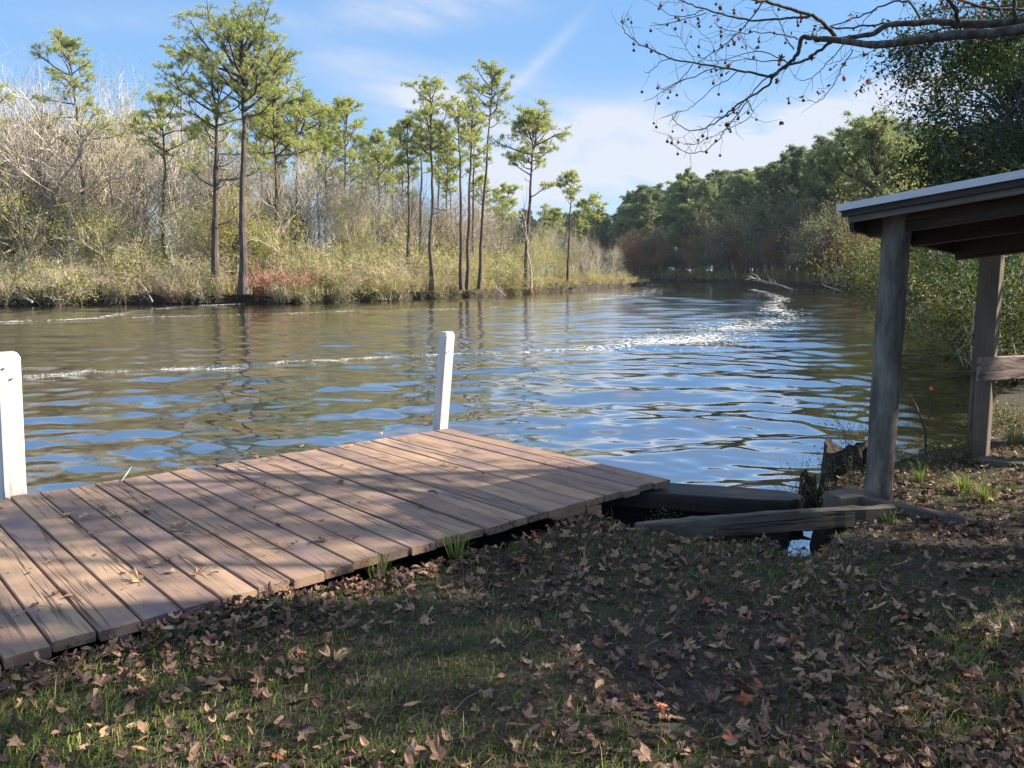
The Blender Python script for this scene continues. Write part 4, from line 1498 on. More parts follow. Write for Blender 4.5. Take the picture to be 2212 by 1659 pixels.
# roof plane from its photographed corners
Ft = P(1812, 443, rpost[1] / ray(1812, 443)[1] * .995)
er = np.array([.655, -.755, 0.])
rr_ = ray(2212, 368)
den = er[0] * rr_[1] - er[1] * rr_[0]
Dd = (rr_[0] * Ft[1] - rr_[1] * Ft[0]) / den
Rt = Ft + er * Dd
Rt[2] = HC + rr_[2] / rr_[1] * Rt[1]
er = unit(Rt - Ft)
ee = np.array([.755, .655, 0])
gp = ray(2055, 512)
den = ee[0] * gp[1] - ee[1] * gp[0]
Dg = (gp[0] * Ft[1] - gp[1] * Ft[0]) / den
Gt = Ft + ee * Dg
Gt[2] = HC + gp[2] / gp[1] * Gt[1] + .02
LE = np.linalg.norm(Gt - Ft)
ee = unit(Gt - Ft)
up = np.cross(er, ee)
up = unit(up) * (1 if up[2] > 0 else -1)
ROT = np.stack([er, ee, up], 1)
LR = 3.2                                        # the roof runs on out of the frame


def rbox(a, b, c, sa, sb, s_c, mat, name, rnd=.5, bev=0.):
    mb = MB()
    box(mb, (0, 0, 0), (sa, sb, s_c), rnd=rnd, bev=bev)
    o = mb.build(name, M[mat], sh)
    mt = Matrix(((ROT[0, 0], ROT[0, 1], ROT[0, 2]), (ROT[1, 0], ROT[1, 1], ROT[1, 2]), (ROT[2, 0], ROT[2, 1], ROT[2, 2]))).to_4x4()
    mt.translation = Vector(Ft + er * a + ee * b + up * c)
    o.matrix_basis = mt
    return o


rbox(LR / 2, LE / 2, -.012, LR, LE, .012, 'shingle', 'roof_covering')
rbox(LR / 2, LE / 2, -.028, LR - .03, LE - .03, .018, 'sheath', 'roof_deck')
rbox(LR / 2 - .005, -.010, -.020, LR, .012, .044, 'metal', 'drip_edge')
rbox(-.008, LE / 2, -.018, .012, LE, .040, 'metal', 'drip_edge')
rbox(LR / 2 + .01, .012, -.062, LR - .02, .022, .036, 'roofwood', 'trim_board', .3)
rbox(LR / 2 + .03, .036, -.092, LR - .04, .024, .050, 'timber', 'fascia', .7)
rbox(.03, LE / 2 + .05, -.10, .03, LE - .12, .115, 'roofwood', 'eave_board', .2)
for b_, dp in ((.30, .14), (.95, .14), (LE - .05, .17)):
    rbox(LR / 2 + .02, b_, -.040 - dp / 2, LR - .06, .045, dp, 'roofwood', 'rafter', rs_.random())
bm = .42
mb = MB()
hz = (Ft + er * bm + ee * (LE - .05))[2] - .12
sp_ = spost.copy()
h = hz - sp_[2] + .1
box(mb, (0, 0, h / 2 - .08), (.145, .145, h + .1), bev=0)
o = mb.build('post', M['post_sq'], sh)
o.location = tuple(sp_)
o.rotation_euler = (0, 0, radians(-41))
o['label'] = 'square timber post'
# weathered rail nailed to the square post
mb = MB()
q0 = PY(2114, 798, sp_[1] - .13)
rv = np.array([.935, .355, 0])
RL = 2.6
Rm = np.stack([rv, np.array([-rv[1], rv[0], 0]), np.array([0, 0, 1])], 1)
box(mb, (0, 0, 0), (RL, .04, .185), bev=.006)
o = mb.build('rail', M['rail'], sh)
mt = Matrix(Rm.tolist()).to_4x4()
mt.translation = Vector(q0 + rv * RL / 2)
o.matrix_basis = mt
o['label'] = 'peeling brown painted board'
mb = MB()
box(mb, (0, 0, 0), (RL - .1, .15, .035), bev=.004)
o = mb.build('rail_cap', M['roofwood'], sh)
mt = mt.copy()
mt.translation = Vector(q0 + rv * RL / 2 + np.array([-rv[1], rv[0], 0]) * .11 + np.array([0, 0, -.05]))
o.matrix_basis = mt

# ------------------------------------------------------------------ bulkhead timbers


def beam(name, a, b, w, h, mat, label, seed, bow=.0, cat='timber', drop=.0, rag=0.004):
    """a sawn timber from a to b (points on its top front edge), with worn top"""
    rng = np.random.default_rng(seed)
    a, b = np.array(a, float), np.array(b, float)
    L = np.linalg.norm(b - a)
    d = (b - a) / L
    s = unit(np.array([-d[1], d[0], 0]))
    n = max(4, int(L * 15))
    t = np.linspace(0, L, n)
    mb = MB()
    V = []
    for i, x in enumerate(t):
        e = rng.normal(0, rag, 6)
        z = bow * sin(pi * x / L)
        V += [(x, 0 + e[0] * .4, -h), (x, w, -h), (x, w + e[1], -.012 + e[2] + z), (x, w - .015, e[3] + z), (x, w * .5, e[4] + z + .002), (x, .014, e[5] * .6 + z), (x, e[0] * .4, -.010 + z)]
    V = np.array(V)
    m = 7
    i, j = np.meshgrid(np.arange(n - 1), np.arange(m), indexing='ij')
    qd = np.stack([i * m + j, i * m + (j + 1) % m, (i + 1) * m + (j + 1) % m, (i + 1) * m + j], -1).reshape(-1, 4)
    mb.add(V, qd, rng.random())
    for e in (0, (n - 1) * m):
        mb.add(np.concatenate([V[e:e + m], V[e:e + m].mean(0)[None]]), [(p, (p + 1) % m, m) for p in range(m)])
    o = mb.build(name, M[mat])
    mt = Matrix(np.stack([d, s, np.cross(d, s)], 1).tolist()).to_4x4()
    mt.translation = Vector(a)
    o.matrix_basis = mt
    tag(o, label, cat)
    return o


tz = -.045
beam('bulkhead_timber', PZ(1378, 1133, tz - .01), PZ(1937, 1094, tz), .06, .11, 'timber', 'long grey timber lying across the mouth of the slip, in front of the dark one', 1, .012)
beam('bulkhead_timber', PZ(1941, 1094, tz - .003), PZ(2330, 1172, tz - .03), .07, .10, 'timber', 'grey timber edging the lit leafy ground right of the round post', 2)
beam('bulkhead_timber', PZ(1858, 1072, tz + .012), PZ(2085, 1120, tz + .008), .05, .06, 'timber', 'splintered grey board lying against the foot of the round post', 3, rag=.007)
beam('timber_block', PZ(1817, 1074, tz + .02), PZ(1884, 1066, tz + .02), .16, .14, 'timber', 'short timber block left of the foot of the round post', 4)
beam('sill_timber', PZ(2120, 992, GZ + .045), PZ(2420, 1016, GZ + .03), .13, .10, 'timber', 'grey timber on the ground right of the square post', 5)


def dark_cap():
    """the heavy dark timber closing the slip, rounded at its right end"""
    a, b = PZ(1290, 1056, -.06), PZ(1745, 1086, -.09)
    d = b - a
    L = np.linalg.norm(d[:2])
    w = .30
    mb = MB()
    out = [(0, 0), (L * .5, -.004), (L - .28, 0), (L - .10, .03), (L - .02, .10), (L, .17), (L - .03, .24), (L - .10, .28), (L - .3, w), (L * .5, w + .005), (0, w)]
    out = np.array(out)
    n = len(out)
    cen = out.mean(0)
    rings = []
    for z, k in ((-.11, 1), (-.03, 1), (-.008, .985), (0, .955)):
        q_ = cen + (out - cen) * np.array([1 - (1 - k) * .25, k])
        rings.append(np.concatenate([q_, np.full((n, 1), z)], 1))
    V = np.concatenate(rings + [np.array([[cen[0], cen[1], 0.002]])])
    mb.add(V, [(i * n + j, i * n + (j + 1) % n, (i + 1) * n + (j + 1) % n, (i + 1) * n + j) for i in range(3) for j in range(n)], .3)
    mb.add(V, [(3 * n + j, 3 * n + (j + 1) % n, 4 * n) for j in range(n)], .3)
    o = mb.build('slip_timber', M['darktimber'])
    o.location = tuple(a)
    o.rotation_euler = (0, math.atan2(-(b[2] - a[2]), L), atan2(d[1], d[0]))
    tag(o, 'heavy dark timber with rounded end closing the slip beside the dock', 'timber')
    mb = MB()
    for r_ in range(3):                    # slip wall boards, coloured near-black for the shadow below the cap
        box(mb, (L * .5 - .03, .10, -.165 - r_ * .112), (L - .12, .05 + .004 * r_, .108), rnd=r_ * .4)
    mb.build('slip_wall', M['board_shade'], o)


dark_cap()


def stump(px, py, z, r, h, seed, label):
    rng = np.random.default_rng(seed)
    q_ = PZ(px, py, z)
    mb = MB()
    k, n = 26, 9
    prof = rng.normal(0, .10, k)
    prof = (prof + np.roll(prof, 1)) / 1.3
    topz = h * (.80 + .12 * np.sin(np.arange(k) * .7 + seed) + .08 * rng.random(k))
    j0 = int(rng.integers(0, k))
    topz[[j0, (j0 + 1) % k]] *= (1.28, 1.15)
    th = np.arange(k) * 2 * pi / k
    V = []
    for i in range(n):
        t = i / (n - 1)
        rr = r * (1.25 - .35 * t) * (1 + prof) * (1 + rng.normal(0, .03, k))
        V.append(np.stack([rr * np.cos(th), rr * np.sin(th), -.45 + (topz + .45) * t], 1))
    for (kk, zz) in ((.7, .86), (.35, .6)):
        V.append(np.stack([r * kk * np.cos(th), r * kk * np.sin(th), topz * zz], 1))
    V = np.concatenate(V)
    nn = n + 2
    mb.add(V, [(i * k + j, i * k + (j + 1) % k, (i + 1) * k + (j + 1) % k, (i + 1) * k + j) for i in range(nn - 1) for j in range(k)])
    mb.add(np.concatenate([V[-k:], [[0, 0, h * .4]]]), [(j, (j + 1) % k, k) for j in range(k)])
    o = mb.build('tree_stump', M['stump'])
    o.location = tuple(q_)
    tag(o, label, 'stump')


stump(1826, 1052, -.35, .19, .40, 1, 'black rotten stump at the water edge behind the round post')
stump(1744, 1064, -.42, .07, .17, 2, 'small jagged black stump right of the dark slip timber')


def weed(px, py, z, h, seed, label, nst=7, leafmat='leaf_bush', nleaf=60, W=.25, name='weed'):
    tm, cm = shrub_meshes(seed, h, W, nst, kids=(3, 2), leafmat=leafmat, nleaf=nleaf, lsize=.022, bark='twig_dark', tw=.14, up=.1, root=.06)
    q_ = PZ(px, py, z)
    make_shrub(name, tm, cm, q_, label, cat='plant')


M['twig_dark'] = foliage('dark_stalks', [(0, (.04, .032, .022)), (.5, (.09, .075, .05)), (1, (.17, .14, .09))], .1, .8)
weed(1775, 1078, -.2, .55, 801, 'wispy dry weeds between the small and the large stump', 10, nleaf=90, W=.35)
weed(1850, 1040, -.1, .75, 802, 'dark leafy weeds growing out of the large stump', 12, 'leaf_ever', 320, .4)
weed(1715, 1075, -.35, .42, 803, 'thin leaning stalks over the end of the dark slip timber', 8, nleaf=26, W=.5)
weed(1425, 1110, -.22, .20, 804, 'small grey-green seedling growing in the slip', 8, 'leaf_olive', 110, .16)
weed(1520, 1108, -.25, .26, 805, 'slim single-stalk weed growing in the middle of the slip', 2, 'leaf_bush', 50, .06)
weed(2040, 1010, -.15, .5, 806, 'low green weeds at the bank between the two shelter posts', 14, 'leaf_bush', 420, .6)
weed(2150, 940, -.1, .45, 807, 'dry tangled weeds behind the foot of the square post', 14, 'leaf_olive', 300, .7)
weed(2205, 930, -.1, .5, 808, 'tangled weeds at the right edge behind the rail', 14, 'leaf_bush', 420, .7)


def sapling():
    mb = MB()
    a = PZ(2000, 1000, -.12)
    pts = [a, a + (-.02, 0, .25), a + (-.10, 0, .45), a + (-.17, .02, .58)]
    tube(mb, pts, np.array([.010, .008, .006, .003]), 6)
    tube(mb, [a + (-.03, 0, .28), a + (.005, -.02, .42), a + (.02, -.02, .62)], np.array([.006, .005, .003]), 5)
    r = empty('sapling', a)
    tag(r, 'thin bare forked sapling with one red leaf between the posts', 'sapling')
    o = mb.build('stem', M['bark_gum'], r)
    o.location = tuple(-a)
    mb = MB()
    rng = np.random.default_rng(2)
    leaves(mb, np.array([[.02, -.02, .62], [.02, -.02, .61], [.01, -.02, .61]]), .04, rng, .72, .8)
    mb.build('leaf', M['leaf_red'], r)


sapling()

# ------------------------------------------------------------------ overhanging sweetgum
A_ = lambda x, y: (1327.2 + x * .2333, y * .2333)
B_ = lambda x, y: (1769.6 + x * .2488, y * .2488)
GUM = [  # (crop, points, start radius, end radius, start depth, end depth)
    (B_, [(2300, 200), (2050, 225), (1778, 250), (1500, 290), (1250, 300), (1000, 325), (750, 360), (500, 390), (350, 375), (130, 345), (0, 335)], .046, .021, 5.6, 6.3),
    (A_, [(1900, 357), (1820, 352), (1730, 350), (1720, 420), (1690, 490), (1640, 570), (1560, 630), (1470, 710)], .021, .013, 6.3, 6.5),
    (B_, [(2300, 150), (1800, 185), (1500, 205), (1200, 200), (1000, 185), (850, 200), (600, 215), (480, 290), (400, 305), (250, 330), (140, 342)], .033, .015, 5.9, 6.25),
    (B_, [(1215, 200), (1195, 150), (1190, 100), (1160, 50), (1110, -40)], .019, .014, 6.0, 5.8),
    (B_, [(1710, 175), (1695, 80), (1690, -40)], .014, .012, 5.9, 5.8),
    (B_, [(700, 195), (620, 195), (500, 212), (300, 235), (100, 242), (0, 240)], .010, .006, 6.1, 6.5),
    (B_, [(880, 195), (800, 30), (700, 8), (560, 45), (400, 120), (250, 185), (100, 225), (0, 250)], .010, .004, 6.1, 6.6),
    (B_, [(1778, 85), (1500, 75), (1350, 40), (1230, 0), (1150, -30)], .012, .009, 6.2, 6.0),
    (B_, [(1620, 165), (1570, 90), (1500, 0)], .009, .007, 6.0, 6.1),
    (A_, [(2050, 345), (1960, 240), (1880, 170), (1700, 100), (1500, 40), (1350, 10), (1230, -20)], .017, .009, 6.3, 5.9),
    (A_, [(1820, 150), (1700, 160), (1600, 165), (1430, 185), (1270, 190), (1100, 155), (950, 120), (800, 80), (680, 30), (600, -10)], .011, .005, 6.2, 6.7),
    (A_, [(1470, 710), (1440, 760), (1350, 840), (1230, 910), (1130, 980), (1020, 1070), (930, 1140), (830, 1190), (700, 1205), (600, 1160), (545, 1100), (540, 1065)], .011, .0025, 6.5, 6.9),
    (A_, [(2030, 370), (1950, 430), (1850, 500), (1760, 560), (1640, 590), (1560, 640), (1440, 700)], .013, .008, 6.3, 6.5),
    (A_, [(1470, 710), (1280, 680), (1150, 655), (950, 615), (760, 585), (540, 545), (410, 495), (280, 430), (150, 350), (85, 285), (70, 230), (75, 160), (95, 120)], .011, .002, 6.5, 7.0),
    (A_, [(1230, 910), (1200, 980), (1130, 1080), (1020, 1200), (960, 1300), (860, 1380), (750, 1415), (650, 1405), (560, 1350), (530, 1290), (515, 1250)], .006, .0022, 6.6, 6.3),
    (A_, [(950, 615), (800, 680), (640, 745), (560, 780), (470, 840), (380, 890), (280, 935)], .005, .002, 6.6, 6.9),
    (A_, [(720, 595), (660, 690), (560, 770), (450, 820), (410, 790)], .004, .0018, 6.7, 6.8),
    (A_, [(540, 545), (450, 560), (390, 600), (340, 650), (300, 680), (275, 660)], .004, .0018, 6.8, 6.9),
    (A_, [(1370, 25), (1240, 200), (1150, 300), (1000, 430), (880, 510), (760, 590)], .006, .0025, 6.2, 6.6),
    (A_, [(1600, 580), (1440, 490), (1340, 480), (1200, 500), (1000, 550), (900, 560), (780, 525)], .005, .002, 6.4, 6.7),
    (A_, [(1580, 560), (1300, 560), (1180, 550), (1060, 590), (980, 640), (860, 640)], .005, .002, 6.4, 6.1),
    (A_, [(1140, 665), (1000, 760), (900, 820), (800, 930), (700, 1000), (640, 1035), (585, 1025)], .004, .002, 6.5, 6.6),
    (A_, [(1440, 700), (1340, 780), (1270, 870), (1180, 960), (1060, 1060), (960, 1090), (880, 1150), (840, 1190)], .006, .002, 6.5, 6.4),
    (A_, [(1230, 920), (1260, 1000), (1280, 1060), (1180, 1140), (1060, 1180), (960, 1230), (830, 1300), (700, 1340), (640, 1335)], .004, .002, 6.6, 6.4),
    (A_, [(1700, 360), (1600, 335), (1500, 315), (1350, 300), (1180, 305), (1050, 280), (950, 240), (930, 180)], .006, .002, 6.3, 6.8),
    (A_, [(860, 110), (760, 150), (640, 180), (520, 210), (420, 230), (345, 210)], .004, .002, 6.6, 6.8),
    (A_, [(820, 90), (700, 140), (600, 155), (520, 150), (450, 90), (440, 30)], .004, .002, 6.6, 6.7),
    (A_, [(2212, 450), (2150, 560), (2080, 680), (2030, 780), (1980, 850), (1920, 920), (1860, 945), (1790, 920)], .005, .002, 6.3, 6.5),
    (A_, [(2180, 380), (2120, 420), (2000, 560), (1920, 640), (1860, 700), (1760, 745), (1690, 730), (1665, 690)], .005, .002, 6.3, 6.4),
    (A_, [(1670, 460), (1640, 430), (1590, 350), (1560, 260), (1510, 160), (1450, 60), (1400, -20)], .006, .002, 6.4, 6.2),
    (A_, [(960, 590), (920, 450), (870, 350), (770, 280), (690, 190)], .003, .0015, 6.7, 6.9),
    (A_, [(760, 590), (690, 490), (620, 370), (560, 300), (530, 240)], .003, .0015, 6.7, 6.9),
    (B_, [(500, 80), (420, 150), (350, 280), (300, 380), (240, 470), (180, 540)], .004, .0015, 6.3, 6.4),
    (B_, [(560, 380), (480, 430), (420, 460), (350, 470)], .004, .0015, 6.3, 6.2),
    (B_, [(720, 1000), (660, 1050), (560, 1045)], .003, .0015, 6.4, 6.4),
    (B_, [(820, 380), (790, 520), (800, 650), (760, 800), (740, 930), (720, 1000)], .005, .002, 6.2, 6.4),
    (B_, [(760, 780), (640, 900), (540, 915), (500, 890)], .003, .0015, 6.4, 6.5),
]
gum_base = np.array([8.2, 4.6, GZ])
gum = empty('sweetgum_tree', gum_base)
tag(gum, 'nearly leafless tree branch hung with dark seed balls over the river at top right', 'tree')
tb = MB()
rq = np.random.default_rng(9)
ends = []
twp = []
for (cv, pl, ra, rb_, da, db) in GUM:
    n0 = len(pl)
    s = np.linspace(0, 1, n0)
    sub = np.linspace(0, 1, (n0 - 1) * 3 + 1)
    pp = np.array([cv(*p) for p in pl])
    # smooth through the traced points
    def cr(v):
        e = np.concatenate([[2 * v[0] - v[1]], v, [2 * v[-1] - v[-2]]])
        out = []
        for i in range(n0 - 1):
            p0, p1, p2, p3 = e[i:i + 4]
            for t_ in (0, 1 / 3, 2 / 3):
                out.append(.5 * ((2 * p1) + (-p0 + p2) * t_ + (2 * p0 - 5 * p1 + 4 * p2 - p3) * t_ ** 2 + (-p0 + 3 * p1 - 3 * p2 + p3) * t_ ** 3))
        return np.array(out + [v[-1]])
    xs, ys = cr(pp[:, 0]), cr(pp[:, 1])
    dep = da + (db - da) * sub
    pts = np.array([P(x, y, d) for x, y, d in zip(xs, ys, dep)])
    if ra < .03:
        pts += rq.normal(0, .004, pts.shape)
    rad = ra + (rb_ - ra) * sub ** .8
    tube(tb, pts - gum_base, rad, 8 if ra > .012 else 5, rough=.06 if ra > .012 else 0, rng=rq)
    if ra < .02:
        twp.append((pts, rad))
# trunk and the hidden part of the limbs
t = np.linspace(0, 1, 9)
tube(tb, np.stack([0 * t + .05 * np.sin(4 * t), .06 * np.sin(3 * t), -.2 + 9.5 * t], 1), .20 * (1 - .8 * t) + .02, 12, rough=.03, rng=rq)
for li, (cv, p) in enumerate(((B_, (2300, 200)), (B_, (2300, 150)))):
    e = P(*cv(*p), GUM[0 if li == 0 else 2][4]) - gum_base
    s = np.array([0, 0, 2.7 + .5 * li])
    q_ = np.linspace(0, 1, 7)[:, None]
    pts = s + (e - s) * q_ + np.array([0, 0, .25]) * np.sin(q_ * pi)
    tube(tb, pts, .085 + (.046 - .085) * q_[:, 0] if li == 0 else .06 + (.033 - .06) * q_[:, 0], 10, rough=.04, rng=rq)
# more limbs up out of frame
sgs, tps = (Segs(), Segs()), []
for i in range(9):
    a_ = 2.0 + i * .55
    branch_rec(rq, sgs, tps, np.array([0, 0, 4.0 + i * .5]), unit(np.array([cos(a_), sin(a_) * .8, .5])), 2.6, .05, 0, (5, 4, 3), .05, .15, .6, .7)
for s_ in sgs:
    s_.flush(tb, .5, 4)
# fine twigs
sg = Segs()
tips = []
for pts, rad in twp:
    L = np.linalg.norm(np.diff(pts, axis=0), axis=1).sum()
    for k in range(int(L * 13)):
        u = rq.uniform(.12, 1) * (len(pts) - 1)
        i = min(int(u), len(pts) - 2)
        b = pts[i] + (pts[i + 1] - pts[i]) * (u - i)
        d = unit(pts[i + 1] - pts[i])
        sd = unit(d * .7 + rq.normal(0, .6, 3) + np.array([0, 0, -.1]))
        l = rq.uniform(.05, .26)
        m = b + sd * l * .5
        e = m + unit(sd + np.array([0, 0, .25]) + rq.normal(0, .3, 3)) * l * .5
        sg.put(b - gum_base, m - gum_base, .0022, .0018)
        sg.put(m - gum_base, e - gum_base, .0018, .0010)
        tips.append(e)
sg.flush(tb, .5, 3)
link('trunk', tb.mesh('sweetgum_limbs', M['bark_gum'], True), gum)


def star_leaf(rng, size, curl=.4, lobes=5):
    """a five-lobed leaf outline with a curl, flat fan of triangles"""
    V = [(0, 0, 0)]
    th0 = -pi / 2
    for i in range(lobes):
        a = th0 + (i - (lobes - 1) / 2) * 1.12 + pi
        Lr = ((.72, .95, 1.0, .95, .72)[i] if lobes == 5 else 1.) * rng.uniform(.62, 1.1)
        a += rng.normal(0, .12)
        for (da, r) in ((-.46, .44), (-.24, .74 * Lr + .06), (0, Lr), (.24, .74 * Lr + .06)):
            V.append((r * cos(a + da), r * sin(a + da), 0))
    V.append((.06, .0, 0)); V.append((-.06, 0, 0))
    V = np.array(V, float)
    V[:, 1] *= 1.0
    r = np.hypot(V[:, 0], V[:, 1])
    ax = rng.uniform(0, 2 * pi)
    fold = rng.uniform(0, .55)
    pr = V[:, 0] * cos(ax) + V[:, 1] * sin(ax)
    V[:, 2] = fold * np.abs(V[:, 0] * sin(ax) - V[:, 1] * cos(ax)) + curl * pr ** 2 * rng.uniform(.2, 1) + curl * .45 * r ** 2 * rng.uniform(-.6, 1) + rng.normal(0, .09, len(V)) * (r > .3)
    n = lobes * 4
    Fc = [(0, i, i + 1) for i in range(1, n)] + [(0, n, 1)]
    return V * size, Fc


def oval_leaf(rng, size, curl=.4):
    t = np.linspace(0, 1, 6)
    w = rng.uniform(.22, .42) * np.sin(pi * np.clip(t, .02, 1)) ** .8
    V = np.concatenate([np.stack([t * 1.6 - .8, w, 0 * t], 1), np.stack([t * 1.6 - .8, -w, 0 * t], 1), np.stack([t * 1.6 - .8, 0 * t, -.12 + 0 * t], 1)])
    V[:, 2] += curl * (V[:, 0] ** 2) * rng.uniform(-.5, 1) + rng.normal(0, .03, len(V))
    Fc = []
    for i in range(5):
        Fc += [(i, i + 1, 13 + i), (i, 13 + i, 12 + i), (12 + i, 13 + i, 7 + i), (12 + i, 7 + i, 6 + i)]
    return V * size, Fc


def rotm(rng, tilt):
    a, b, c = rng.normal(0, tilt), rng.normal(0, tilt), rng.uniform(0, 2 * pi)
    return np.array((Matrix.Rotation(a, 3, 'X') @ Matrix.Rotation(b, 3, 'Y') @ Matrix.Rotation(c, 3, 'Z')))


# the last leaves and the seed balls
tips = np.array(tips)
vis = tips
mb = MB()
for k in range(110):
    e = tips[rq.integers(0, len(tips))] if k < 16 else None
    if e is None:                                  # more leaves are left to the right
        c = tips[tips[:, 0] > 1.6]
        e = c[rq.integers(0, len(c))]
    V, Fc = star_leaf(rq, rq.uniform(.018, .036), .7)
    V = V @ rotm(rq, 1.2).T
    mb.add(V + e - gum_base - np.array([0, 0, .03]), Fc, rq.uniform(0, 1) ** 1.6)
link('leaves', mb.mesh('sweetgum_leaves', M['leaf_red']), gum)
gum.children[-1]['kind'] = 'stuff'
bm_ = bmesh = None
import bmesh as _bm
bmm = _bm.new()
_bm.ops.create_icosphere(bmm, subdivisions=2, radius=.0112)
for i, v in enumerate(bmm.verts):
    v.co *= 1.28 if i % 3 == 0 else .95
ballme = bpy.data.meshes.new('seed_ball')
bmm.to_mesh(ballme)
bmm.free()
ballme.materials.append(M['ball'])
cand = tips[tips[:, 0] < 2.4]
order = rq.permutation(len(cand))[:92]
stalk = MB()
for k in order:
    e = cand[k]
    hgt = rq.uniform(.02, .05)
    o = link('seed_ball', ballme, gum)
    o.location = tuple(e - gum_base - np.array([0, 0, hgt + .012]))
    o.scale = (rq.uniform(.85, 1.15),) * 3
    prisms(stalk, [e - gum_base], [e - gum_base - np.array([0, 0, hgt])], .0012, .001)
link('seed_stalks', stalk.mesh('seed_stalks', M['bark_gum']), gum)
gum.children[-1]['kind'] = 'stuff'

# ------------------------------------------------------------------ leafy evergreen bough at top right
oak_base = np.array([9.0, 7.0, GZ])
oak = empty('evergreen_oak', oak_base)
tag(oak, 'leafy dark green evergreen bough hanging down behind the bare limb at top right', 'tree')
ro = np.random.default_rng(31)
tb, cb = MB(), MB()
t = np.linspace(0, 1, 8)
tube(tb, np.stack([.1 * np.sin(3 * t), 0 * t, -.2 + 8 * t], 1), .17 * (1 - .8 * t), 10)
OAK = [([(1900, 60), (1650, 180), (1500, 300), (1300, 420), (1180, 560), (1050, 720), (1000, 860)], 8.2), ([(1850, 150), (1500, 230), (1100, 240), (900, 300), (820, 430), (740, 560), (640, 650)], 7.6),
       ([(1900, 330), (1700, 400), (1500, 520), (1350, 640), (1230, 760)], 8.6), ([(1800, 20), (1500, 60), (1200, 60), (1000, 90), (900, 150)], 7.8), ([(1300, 250), (1050, 330), (900, 450), (840, 600), (800, 720)], 7.7),
       ([(1700, 330), (1450, 380), (1250, 520), (1100, 640), (950, 760)], 8.2), ([(1900, 250), (1650, 330), (1560, 450), (1500, 560)], 8.4), ([(1050, 330), (800, 380), (700, 430), (640, 500)], 7.6)]
for pl, dep in OAK:
    pts = np.array([P(*B_(*p), dep + 1.4 + ro.normal(0, .12)) for p in pl])
    root = np.array([oak_base[0] - .1, oak_base[1], pts[0][2] + .1])
    pts = np.concatenate([[root], pts])
    n = len(pts)
    tube(tb, pts - oak_base, np.concatenate([[.035], np.linspace(.014, .003, n - 1)]), 5)
    L = 0
    for i in range(1, n - 1):
        for k in range(19):
            b = pts[i] + (pts[i + 1] - pts[i]) * ro.random()
            e = b + ro.normal(0, .16, 3) + np.array([0, 0, -.05])
            prisms(tb, [b - oak_base], [e - oak_base], .003, .0015)
            m_ = int(ro.integers(4, 10))
            c = e + ro.normal(0, .055, (m_, 3))
            leaves(cb, c - oak_base, ro.uniform(.042, .075, m_), ro, np.clip(ro.normal(.33, .18, m_), 0, 1), .38)
for k in range(44):
    u = unit(ro.normal(size=3)) * ro.uniform(.3, 1) ** .4
    c = np.array([.3, -1.5, 7.0]) + u * np.array([2.1, 2.1, 1.9])
    b = np.array([.1, 0, float(np.clip(c[2] - 1.5, 3.2, 7.5))])
    prisms(tb, [b], [c], .02, .006, 4)
    m_ = 44
    leaves(cb, c + ro.normal(0, .26, (m_, 3)), .075 * ro.uniform(.7, 1.2, m_), ro, np.clip(ro.normal(.33, .18, m_), 0, 1), .45)
link('trunk', tb.mesh('oak_limbs', M['bark_gum']), oak)
link('crown', cb.mesh('oak_leaves', M['leaf_ever']), oak)


# ------------------------------------------------------------------ lawn and fallen leaves
def onland(x, y, margin=0.02):
    d = sdist(x, y)
    dx = (x - pB[0]) * E1[0] + (y - pB[1]) * E1[1]
    dy = (x - pB[0]) * E2[0] + (y - pB[1]) * E2[1]
    on = (dx > -.03) & (dy > -.03) & (dx < LB)
    return (d > margin) & ~on, dx, dy


rl = np.random.default_rng(41)


def scatter(n, ymin=1.15, ymax=8.0, pw=1.0):
    """points on the ground, denser towards the camera like the picture needs"""
    y = ymin + (ymax - ymin) * rl.random(n) ** pw
    x = rl.uniform(-.72, .72, n) * (y + .5)
    ok, dx, dy = onland(x, y)
    return x[ok], y[ok], dx[ok], dy[ok]


def patch(x, y):
    return (np.sin(1.9 * x + 1.1 * y + 1) + np.sin(-1.3 * x + 2.3 * y + 4) + np.sin(3.7 * x + .6 * y) * .6 + np.sin(2.6 * x - 4.1 * y + 2) * .6) / 3.2


def lawn():
    x, y, dx, dy = scatter(330000, 1.1, 8.5, 1.5)
    pt = patch(x, y)
    left = np.clip((.3 - x / np.maximum(y, 1)) / .5, 0, 1)
    dens = np.clip(.30 + .45 * pt + .34 * left, .05, 1)
    k = rl.random(len(x)) < dens
    x, y, pt = x[k], y[k], pt[k]
    n = len(x)
    z = gheight(x, y) - .004
    h = rl.uniform(.014, .042, n) * (1 + .35 * pt)
    tall = rl.random(n) < .012
    h[tall] *= 2.2
    a = rl.uniform(0, 2 * pi, n)
    ln = rl.uniform(.2, 1.2, n)
    dr = np.stack([np.cos(a) * ln, np.sin(a) * ln], 1)
    w = rl.uniform(.0013, .0028, n)
    s = np.stack([-np.sin(a + .8), np.cos(a + .8), 0 * a], 1) * w[:, None]
    c = np.stack([x, y, z], 1)
    m = c + np.concatenate([dr * (h * .4)[:, None], (h * .7)[:, None]], 1)
    e = c + np.concatenate([dr * (h * 1.1)[:, None], (h * .95)[:, None]], 1)
    V = np.stack([c - s, c + s, m + s * .7, m - s * .7, e], 1).reshape(-1, 3)
    b = (np.arange(n) * 5)[:, None]
    rn_ = np.clip(rl.normal(.47, .2, n) + .12 * pt, 0, 1)
    dry = rl.random(n) < .12
    rn_[dry] = rl.uniform(.85, 1, dry.sum())
    mb = MB()
    mb.add(V, b + np.array([[0, 1, 2, 3]]), np.repeat(rn_, 5))
    mb.add(V, b + np.array([[3, 2, 4]]), np.repeat(rn_, 5))
    o = mb.build('lawn_grass', M['grass'])
    tag(o, 'short thin lawn grass on the shaded ground beside the dock', 'grass', kind='stuff')


